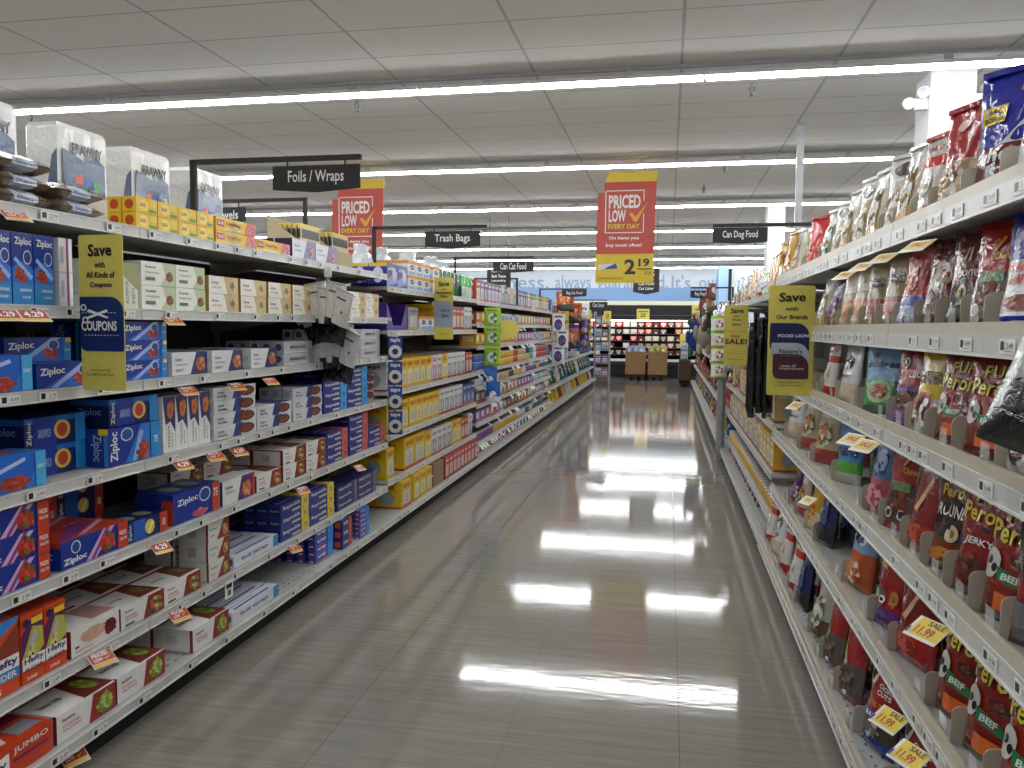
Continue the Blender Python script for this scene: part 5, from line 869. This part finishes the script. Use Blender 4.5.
# big hanging price banners
def banner(px, lab, full):
    Y = ROW0+ROWS-.15
    def zz(py): return at(620, py, 1, Y)[2]
    x0 = at(px, 230, 1, Y).x; w_ = .745; xs = x0+.09
    o = thing('price_banner', lab, 'banner', (x0, Y, 0), 0, 'red price banners hanging over the aisle')
    RDm, YM = mat('#c4402a'), mat('#e0c22a'); z1, z2, z3, z4, z5 = zz(172), zz(182), zz(192.5), zz(254), zz(283)
    a = MB()
    def prism(P_, mm): 
        n = len(P_); a.raw([(x, 0, z) for x, z in P_]+[(x, .01, z) for x, z in P_], [tuple(range(n)), tuple(range(n, 2*n))[::-1]]+[(i, n+i, n+(i+1) % n, (i+1) % n) for i in range(n)], mm)
    prism([(.0, z4), (w_-.02, z4), (w_, z2), (.1, z2), (.1, z3), (0.02, z3)], RDm); link('red_panel', a.mesh('red_panel'), o)
    a = MB(); prism([(.1, z2), (w_, z2), (w_+.01, z1), (.15, z1)], YM); link('top_flap', a.mesh('top_flap'), o)
    a = MB(); prism([(0, z5), (w_-.02, z5), (w_-.02, z4), (0, z4)], YM)
    if full:
        a.art(flat((0, -.001, z5), (w_-.02, 0, 0), (0, 0, z4-z5)), [('t', '2', .5, .3, .69, .82, mat(K), 0, .03), ('t', '19', .74, .56, .93, .84, mat(K), 0, .03), ('r', .72, .46, .97, .5, mat(K)), ('t', 'EA', .86, .28, .97, .4, mat('#5a5420'), 0, 0), ('p', [(.05, .46), (.38, .5), (.38, .68), (.05, .64)], mat('#d8dce6')), ('p', [(.14, .47), (.38, .5), (.36, .68), (.28, .62)], mat('#2a4a80')), ('t', 'AUTUMN THINS SELECT', .06, .12, .5, .2, mat('#3a3410'), 0, 0)])
    link('price_panel', a.mesh('price_panel'), o)
    a = MB(); F = flat((0, -.001, z4), (w_, 0, 0), (0, 0, z3-z4)); L1 = mat('#f2eee8')
    a.art(F, [('r', .17, 1.02, .8, 1.035, L1), ('r', .15, .34, .78, .355, L1), ('r', .15, .355, .167, 1.02, L1), ('r', .785, .355, .8, .66, L1), ('r', .785, .86, .8, 1.02, L1),
              ('t', 'PRICED', .21, .74, .74, .96, L1, 0, .03), ('t', 'LOW', .21, .52, .5, .72, L1, 0, .03), ('t', 'EVERY DAY', .2, .41, .73, .49, mat('#e8cf3a'), 0, .02),
              ('p', [(.55, .66), (.6, .67), (.66, .6), (.86, .84), (.68, .52), (.64, .52)], mat('#f0a818')), ('t', 'On items you', .22, .22, .72, .29, L1, 0, .03), ('t', 'buy most often!', .17, .1, .77, .18, L1, 0, .03)])
    link('lettering', a.mesh('lettering'), o)
    for fx in (.2, .7):
        a = MB(); a.tube((fx, .005, z1), (fx, .1, CH-.08), .002, mat('#aaaaaa'), 5); link('cord', a.mesh('cord'), o)
banner(596, 'red and yellow price banner reading 2.19 hung over the aisle', True)
banner(331, 'red price banner partly hidden behind the Foils / Wraps side', False)
# yellow blade signs
def blade(x0, x1, y0, y1, X, lab, ops, side=None):
    P0 = at(x0 if X < 0 else x1, (y0+y1)/2, 0, X); Y = P0.y
    a0 = at(x0, y0, 1, Y); a1 = at(x1, y1, 1, Y); w_ = a1.x-a0.x; h_ = a0.z-a1.z
    o = thing('savings_sign', lab, 'sign', (a0.x, Y, a1.z), 0, 'yellow savings signs')
    r = .01; n = 5; P_ = []
    for cx, cz, s0 in ((w_-r, h_-r, 0), (r, h_-r, PI/2), (r, r, PI), (w_-r, r, 1.5*PI)):
        P_ += [(cx+r*cos(s0+PI/2*i/n), cz+r*sin(s0+PI/2*i/n)) for i in range(n+1)]
    N = len(P_); a = MB(); a.raw([(x, 0, z) for x, z in P_]+[(x, .003, z) for x, z in P_], [tuple(range(N))[::-1], tuple(range(N, 2*N))]+[(i, (i+1) % N, N+(i+1) % N, N+i) for i in range(N)], mat(YS))
    a.art(flat((0, -.0004, 0), (w_, 0, 0), (0, 0, h_)), [tuple(mat(q) if isinstance(q, str) and q.startswith('#') else q for q in op) for op in ops]); link('sign_panel', a.mesh('sign_panel'), o)
    bx = -.02 if X < 0 else w_+.0
    a = MB(); a.box(bx, bx+.02, .0, .004, h_*.55, h_*.62, mat('#d8d8d6')); link('bracket', a.mesh('bracket'), o)
def rr_(x0, y0, x1, y1, r, asp):  # rounded shape with big opposite corners
    out = []
    for cx, cy, s0, q in ((x1-r, y1-r*asp, 0, r), (x0+.03, y1-.03*asp, PI/2, .03), (x0+r*.5, y0+r*.5*asp, PI, r*.5), (x1-.05, y0+.05*asp, 1.5*PI, .05)):
        out += [(cx+q*cos(s0+PI/2*i/5), cy+q*asp*sin(s0+PI/2*i/5)) for i in range(6)]
    return out
NV = '#122a66'
dash = [('r', .05+.075*i, .655, .09+.075*i, .66, '#c8d4ec') for i in range(11)]+[('r', .12+.075*i, .435, .16+.075*i, .44, '#c8d4ec') for i in range(11)]
blade(78, 126, 235, 391, LIPL+.004, 'yellow savings sign reading Save with All Kinds of Coupons', [
    ('t', 'Save', .22, .86, .76, .945, K, .12, .03), ('t', 'with', .36, .79, .6, .83, K, 0, .02), ('t', 'All Kinds of', .17, .725, .82, .765, K, 0, .025), ('t', 'Coupons', .25, .655, .75, .70, K, 0, .025),
    ('p', rr_(0, .255, 1.0, .605, .3, .32), NV)] + [(o_[0], o_[1], o_[2]-.155 if o_[2] > .6 else o_[2]-.08, o_[3], o_[4]-.155 if o_[4] > .6 else o_[4]-.08, o_[5]) for o_ in dash] + [
    ('t', 'COUPONS', .07, .385, .88, .45, W, 0, .03), ('p', [(.2, .475), (.22, .46), (.68, .51), (.66, .525)], W), ('p', [(.2, .51), (.24, .525), (.7, .475), (.66, .465)], W), ('e', .13, .535, .07, .022, W), ('e', .13, .535, .04, .012, NV), ('e', .17, .455, .07, .022, W), ('e', .17, .455, .04, .012, NV),
    ('t', 'Learn more at', .27, .125, .7, .145, K, 0, 0), ('t', 'foodlion.com/save', .18, .095, .8, .115, K, 0, 0)])
blade(769.5, 812, 285.5, 396, LIPR-.004, 'yellow savings sign reading Save with Our Brands', [
    ('t', 'Save', .22, .85, .8, .94, K, .12, .03), ('t', 'with', .36, .77, .64, .81, K, 0, .02), ('t', 'Our Brands', .17, .695, .85, .735, K, 0, .025),
    ('p', rr_(.04, .4, .9, .66, .28, .42), '#141c50'), ('t', 'FOOD LION', .22, .53, .88, .56, W, .1, .02), ('p', rr_(.08, .3, .9, .48, .28, .42), '#aeb9c4'), ('t', "Nature's", .25, .385, .75, .425, '#1c2a2a', 0, .02), ('t', 'Promise', .3, .355, .7, .38, '#2f7a3a', 0, .0),
    ('p', rr_(.12, .15, .9, .38, .28, .42), '#4a2434'), ('t', 'taste of', .3, .26, .62, .285, W, 0, 0), ('t', 'Inspirations', .27, .23, .8, .258, W, 0, 0), ('t', 'Learn more at', .25, .115, .72, .13, K, 0, 0), ('t', 'foodlion.com/save', .18, .085, .8, .102, K, 0, 0)])
blade(434.5, 453, 278, 339.5, LIPL+.004, 'yellow savings sign reading Save with Personalized Offers', [
    ('t', 'Save', .22, .86, .8, .95, K, .12, .03), ('t', 'with', .36, .8, .64, .83, K, 0, .02), ('t', 'Personalized', .1, .74, .9, .78, K, 0, .025), ('t', 'Offers', .28, .68, .72, .72, K, 0, .025), ('p', rr_(0, .2, 1, .62, .3, .3), '#9fa8bc'), ('t', 'Shop &', .35, .44, .8, .5, NV, 0, .02), ('t', 'Earn', .4, .36, .75, .42, NV, 0, .02), ('t', 'Learn more', .25, .08, .75, .1, K, 0, 0)])
blade(725, 747, 305, 365.5, LIPR-.004, 'yellow savings sign reading Save with Weekly Sales and Hot SALE', [
    ('t', 'Save', .25, .86, .8, .95, K, .12, .03), ('t', 'with', .38, .8, .6, .83, K, 0, .02), ('t', 'Weekly', .3, .73, .72, .77, K, 0, .025), ('t', 'Sales', .33, .66, .68, .7, K, 0, .025), ('r', 0, .56, 1, .565, '#8a7a1a'), ('t', 'Hot', .3, .45, .65, .52, '#b84a1a', 0, .03), ('t', 'SALE!', .03, .35, .97, .44, K, 0, .03), ('r', .05, .2, .95, .205, '#8a7a1a'), ('t', 'Learn more', .2, .09, .8, .11, K, 0, 0)])
blade(558, 568.5, 305, 334.5, LIPL+.004, 'small yellow savings sign reading SALE, near the orange toy cards', [('t', 'Save', .25, .84, .8, .94, K, .12, .03), ('e', .5, .7, .2, .06, '#c8641a'), ('t', 'SALE!', .06, .38, .94, .48, K, 0, .03)])
blade(582.5, 591, 310, 336.5, LIPL+.004, 'small yellow savings sign with dark badges over the litter bays', [('t', 'Save', .25, .84, .8, .94, K, .12, .03), ('p', rr_(.1, .5, .9, .68, .28, .42), '#141c50'), ('p', rr_(.1, .25, .9, .45, .28, .42), '#4a2434')])
blade(604, 611, 311, 321, LIPL+.25, 'tiny yellow sign at the very end of the litter bays', [('e', .5, .5, .3, .3, '#a89a2a')])
blade(692, 704, 305, 330, LIPR-.004, 'small yellow savings sign behind the plush toys', [('t', 'Save', .25, .78, .8, .9, K, .12, .03), ('e', .5, .5, .3, .15, '#a83a2a')])
blade(680, 688, 334, 348, LIPR-.1, 'tiny plain yellow sign beside the blue plush toy', [('r', .2, .4, .8, .5, '#a89a2a')])
# arrow tag by the scourers
a = MB(); a.raw([(0, 0, 0), (.12, 0, .04), (.2, 0, .12), (.12, 0, .2), (0, 0, .2)]+[(0, .003, 0), (.12, .003, .04), (.2, .003, .12), (.12, .003, .2), (0, .003, .2)], [(0, 1, 2, 3, 4), (9, 8, 7, 6, 5), (0, 5, 6, 1), (1, 6, 7, 2), (2, 7, 8, 3), (3, 8, 9, 4), (4, 9, 5, 0)], mat(YS))
tag(link('arrow_tag', a.mesh('arrow_tag')), 'pointed yellow tag beside the lime scourer cards', 'tag').location = (LIPL+.17, 7.62, 1.22)

# ------------------------------------------------------------------ orange and yellow shelf tags hanging from rails
def tagmesh(style):
    a = MB(); w_, h_ = (.07, .05)
    a.box(-w_/2, w_/2, 0, .0008, -h_, 0, mat('#e0dcd4' if style == 0 else '#e6e2d8'))
    F = flat((-w_/2, 0, -h_), (w_, 0, 0), (0, 0, h_))
    if style == 0:
        a.art(F, [('r', .03, .3, .97, .97, mat('#a8321c')), ('t', 'PRICED', .15, .68, .8, .92, mat(W), 0, .02), ('t', 'LOW', .15, .38, .5, .62, mat(W), 0, .02), ('p', [(.55, .5), (.65, .4), (.92, .72), (.66, .52)], mat('#f0a818')), ('r', .03, .04, .97, .26, mat('#e0a83a'))])
    elif style == 1:
        a.art(F, [('r', .03, .25, .97, .97, mat('#a8321c')), ('t', '4.29', .15, .36, .85, .85, mat(W), 0, .03), ('r', .03, .04, .97, .22, mat('#e8c02a'))])
    elif style == 2:
        a.art(F, [('r', .1, .12, .97, .97, mat('#e0c21e')), ('t', '11.99', .2, .2, .75, .6, mat('#a8321c'), 0, .03), ('t', 'SALE', .4, .68, .9, .92, mat('#222222'), 0, .02), ('r', 0, .1, .08, .4, mat('#1c2c6a'))])
    else:
        a.art(F, [('r', .1, .2, .97, .9, mat('#e2c67a')), ('t', 'SALE', .25, .4, .8, .75, mat('#a8521c'), 0, .03)])
    return a.mesh('sale_tag')
TM = [tagmesh(i) for i in range(4)]
ti = [0]
def shelftag(side, px, py, st, sc, where, fixed=None):
    X = (LIPL+.012) if side < 0 else LIPR-.014
    P = at(px, py, 0, X)
    o = link('sale_tag', TM[st]); o.location = P; o.scale = (sc,)*3
    o.rotation_euler = (-.95 if side < 0 else -1.0, 0, PI/2-.35 if side < 0 else -PI/2+.5)
    tag(o, f"{['red priced-low tag','red and yellow price tag reading 4.29','yellow SALE tag reading 11.99','pale yellow SALE tag'][st]} {where}", 'price tag', 'tags hanging from the shelf rails'); ti[0] += 1
for px, py, st, sc, where in ((12, 211, 0, 1.0, 'below the brown filter bags'), (30, 310, 1, 1.1, 'under the tall blue zipper cartons'), (2, 310, 1, 1, 'at the picture edge under the tall cartons'), (170, 317, 0, 1.0, 'under the white and green cartons'), (185, 387, 0, 1.0, 'under the first white foil carton'), (234, 383, 0, 1, 'under the second white foil carton'), (268, 378, 0, 1, 'under the third white foil carton'),
                              (180, 461, 1, 1.0, 'under the upright purple cartons'), (212, 452, 0, 1.1, 'under the slim foil stack'), (236, 448, 1, 1, 'beyond the slim foil stack'), (158, 543, 1, 1, 'under the large blue zipper carton'), (300, 487, 0, 1, 'under the white and red cartons'), (357, 465, 0, 1, 'under the coral foil stack'), (98, 652, 0, 1.15, 'under the orange slider cartons'), (176, 610, 0, 1.1, 'under the square white stack'), (70, 750, 0, 1.1, 'on the lowest rail at the near end'), (292, 545, 0, 1.0, 'under the navy and yellow foil stack')):
    shelftag(-1, px, py, st, sc, where)
for px, py, st, sc, where in ((937, 622, 2, 1.25, 'on the fourth treat rail'), (897, 712, 2, 1.25, 'on the fifth treat rail, further one'), (918, 747, 2, 1.25, 'on the fifth treat rail, nearer one'), (858, 434, 3, 1.2, 'below the pale blue pouch'), (872, 440, 3, 1.2, 'below the red pouch with purple base'), (925, 240, 3, 1.1, 'under the top treat rail, nearest'), (890, 253, 3, 1.1, 'under the top treat rail, second'), (868, 262, 3, 1.1, 'under the top treat rail, third'), (850, 271, 3, 1.1, 'under the top treat rail, fourth'), (800, 402, 3, 1.2, 'beside the Our Brands sign'), (812, 497, 3, 1, 'under the beige pouches')):
    shelftag(1, px, py, st, sc, where)
P = at(300, 579, 0, LIPL+.006); a = MB(); a.box(-.03, .03, 0, .001, -.075, 0, mat('#e4e4e2')); a.art(flat((-.03, 0, -.075), (.06, 0, 0), (0, 0, .075)), [('r', .15, .55, .85, .8, mat(K)), ('r', .3, .15, .7, .45, mat('#55555a'))])
P = at(229, 580, 0, LIPL+.008); o = tag(link('shelf_card', a.mesh('shelf_card')), 'white hanging shelf card with black print below the square white stack', 'card'); o.location = P; o.rotation_euler = (0, 0, PI/2)

# ------------------------------------------------------------------ far end: meat case, bins
YC = 22.0
cx0, cx1 = at(560, 350, 1, YC).x, at(722, 350, 1, YC).x
def zc(py): return at(640, py, 1, YC)[2]
o = thing('meat_case', 'long black refrigerated meat case across the aisle end', 'refrigerated case', (0, YC, 0))
BK = mat('#121214', 'matte')
a = MB(); a.box(cx0-2, cx1+1, 0, 1.0, 0, zc(361), BK); a.box(cx0-2, cx1+1, -.02, 0, .35, .42, mat('#2c2c30')); link('base', a.mesh('base'), o)
a = MB(); a.box(cx0-2, cx1+1, .9, 1.0, zc(361), zc(306), BK); link('back_panel', a.mesh('back_panel'), o)
a = MB(); a.box(cx0-2, cx1+1, .1, .9, zc(320), zc(305), mat('#1d1d20', 'matte')); a.box(cx0-2, cx1+1, .08, .1, zc(315.5), zc(315), mat('#5a5a5e')); link('canopy', a.mesh('canopy'), o)
a = MB(); a.box(cx0-2, cx1+1, -.06, .02, zc(361.5), zc(359), mat('#e4e4e6')); link('white_bumper', a.mesh('white_bumper'), o)
CASEGLOW = emit_mat('case_lamp', (1, .97, .93), 3.5)
a = MB(); a.box(cx0-2, cx1+1, .12, .16, zc(321), zc(320.2), CASEGLOW); link('case_lamp', a.mesh('case_lamp'), o)
for i, py in enumerate((327, 334, 341, 348, 355)):
    a = MB(); a.box(cx0-2, cx1+1, .25-.03*i, .9, zc(py)-.01, zc(py), mat('#4c4c50')); link('shelf', a.mesh('shelf'), o)
def meat(c1, c2):
    def f(mb, p):
        mb.box(-p['w']/2, p['w']/2, 0, p['d'], 0, p['h'], mat(c1, 'film')); mb.art(faces_of(p['w'], p['d'], p['h'])['front'], [('r', .12, .35, .88, .88, mat(c2, 'film')), ('e', .5, .2, .2, .12, mat(W))])
    return f
for i, (c1, c2, d_) in enumerate((('#c8502e', '#e0a080', 'orange-red'), ('#d8ccb8', '#e8e2d4', 'cream'), ('#3a1a18', '#7a3a30', 'dark red'), ('#c83a34', '#e8c8c0', 'bright red'), ('#2a1c1c', '#b89a8a', 'brown'), ('#7ab0d8', '#e0e8f0', 'light blue'), ('#d8c86a', '#f0e8b0', 'pale yellow'))):
    kind('meat%d' % i, 'meat_pack', d_+' packaged meat', 'meat pack', meat(c1, c2), .17, .12, .13)
MPAL = [[3, 0, 1, 0], [1, 5, 1, 3, 1], [6, 1, 3, 1, 2], [4, 6, 2, 4], [2, 4, 4, 2], [2, 4, 4, 4]]
for r, py in enumerate((327, 334, 341, 348, 355, 359.5)):
    x = cx0-.4; n = 0; z = zc(py) if r < 5 else zc(361)
    while x < cx1+.2:
        if rc.random() < .93:
            c = MPAL[r][int((x-cx0)/.7) % len(MPAL[r])] if rc.random() < .7 else rc.randrange(5)
            put('meat%d' % c, f"{_P['meat%d' % c]['desc']} in the meat case, {nth(r)} row down, {nth(n)} along", (x, YC+.26-.03*r if r < 5 else YC+.04, z+.003), random.uniform(-.05, .05), f'meat packs in the case, {nth(r)} row', sc=1.0 if r < 5 else .5)
        n += 1; x += .2
P = at(643, 320, 1, YC-.02)
a = MB(); a.box(-.17, .17, 0, .01, 0, .3, mat(YS)); a.art(flat((-.17, 0, 0), (.34, 0, 0), (0, 0, .3)), [('r', .1, .7, .9, .8, mat('#5a5420')), ('t', '2/5', .3, .25, .7, .6, mat(K), 0, .03)])
tag(link('case_sign', a.mesh('case_sign')), 'small square yellow price sign on the meat case canopy', 'sign').location = (P.x, YC-.02, P.z)
def bin_(px0, px1, ptop, pbot, Y, lab, col, slat, fill, flab):
    P0 = at(px0, pbot, 1, Y); P1 = at(px1, ptop, 1, Y); w_ = P1.x-P0.x; h_ = P1.z
    o = thing('produce_bin', lab, 'bin', ((P0.x+P1.x)/2, Y, 0)); D_ = .9
    C1, C2 = mat(col, 'board'), mat(slat, 'board')
    a = MB(); x = w_/2
    for b_ in ((-x, x, 0, .03), (-x, x, D_-.03, D_), (-x, -x+.03, .03, D_-.03), (x-.03, x, .03, D_-.03)): a.box(*b_, .12, h_, C1)
    a.box(-x, x, 0, D_, .12, .15, C1)
    for i in range(4):
        for j in range(4):
            u0 = -x+w_*(i+.06)/4; z0 = .14+(h_-.14)*(j+.06)/4; u1 = u0+w_*.22; z1 = z0+(h_-.14)*.22
            if (i+j) % 2: 
                for k in range(3): a.box(u0+(u1-u0)*k/3, u0+(u1-u0)*(k/3+.1), -.002, 0, z0, z1, C2)
            else:
                for k in range(3): a.box(u0, u1, -.002, 0, z0+(z1-z0)*k/3, z0+(z1-z0)*(k/3+.1), C2)
    link('crate_body', a.mesh('crate_body'), o)
    a = MB(); 
    for xx in (-x+.07, 0, x-.07): a.box(xx-.05, xx+.05, .02, D_-.02, 0, .09, mat('#3a2e24', 'board'))
    a.box(-x+.01, x-.01, .01, D_-.01, .09, .12, mat('#4a3a2c', 'board'))
    link('pallet', a.mesh('pallet'), o)
    if fill:
        r3 = random.Random(2)
        for k in range(9):
            q = put(fill, f"{_P[fill]['desc']} heaped in the {flab}, {nth(k)} one", (o.location.x+(k % 3-1)*x*.58, Y+.12+.26*(k//3), h_-.05+.03*(k % 2)), r3.uniform(-.2, .2), f"{_P[fill]['desc']}s in the {flab}", tilt=r3.uniform(-.2, .2), sc=.72)
            q.rotation_euler[1] = r3.uniform(-.15, .15)
pk('bluefill', 'blue and white bag', .25, .1, .22, [(1, '#8a9ab8')], [('b', .5, .5, .3, .3, ['#d8dce4', '#4a629a'], 8)], '#c8d4e6', 50, name='snack_bag', cat='bag')
pk('yelfill', 'yellow bag', .25, .1, .22, [(1, '#a8a44a')], [('b', .5, .5, .3, .3, ['#d8d8b0', '#8a8a3a'], 8)], '#e0dc7a', 51, name='snack_bag', cat='bag')
bin_(625, 645.5, 352, 379.5, 20.9, 'brown cardboard produce bin heaped with blue bags', '#9a7a50', '#7a5c38', 'bluefill', 'bin holding blue bags')
bin_(647.5, 667.5, 352, 379.5, 20.9, 'brown cardboard produce bin heaped with yellow bags', '#9a7a50', '#7a5c38', 'yelfill', 'bin holding yellow bags')
bin_(678.5, 691, 361, 387, 18.8, 'dark wooden slatted bin at the kibble side corner', '#5a4632', '#3f3022', 'whitebagbig' if 0 else None, '')
# end rack of white and pink packs at the far end of the litter side
P = at(601, 383, 1, 19.75)
o = thing('end_rack', 'wire end rack of packs at the far end of the litter bays', 'rack', (P.x, 19.75, 0))
a = MB(); 
for xx in (-.18, .18):
    for yy in (0, .4): a.tube((xx, yy, 0), (xx, yy, 1.75), .015, mat('#9a9a9e', 'metal'), 6)
link('frame', a.mesh('frame'), o)
for i in range(5):
    a = MB(); a.box(-.18, .18, 0, .4, .15+.32*i, .165+.32*i, mat('#a8a8aa', 'metal')); link('shelf', a.mesh('shelf'), o)
for i in range(5):
    for k in range(2):
        key = ('tall5', 'tall4', 'tall0', 'tall5', 'tall6')[(i+k) % 5]
        put(key, f"{_P[key]['desc']} on the end rack, {nth(4-i)} shelf down, {nth(k)} across", (P.x-.085+.17*k, 19.76, .167+.32*i), 0, 'packs on the end rack')
for i in range(2): put('tall5', f"pale grey pet food carton on the white gap beside the dark wooden bin, {TIER[i]}", (at(684, 360, 1, 19.2).x, 19.0, at(684, 360, 1, 18.9).z+.203*i), 0, 'cartons on the wooden bin')
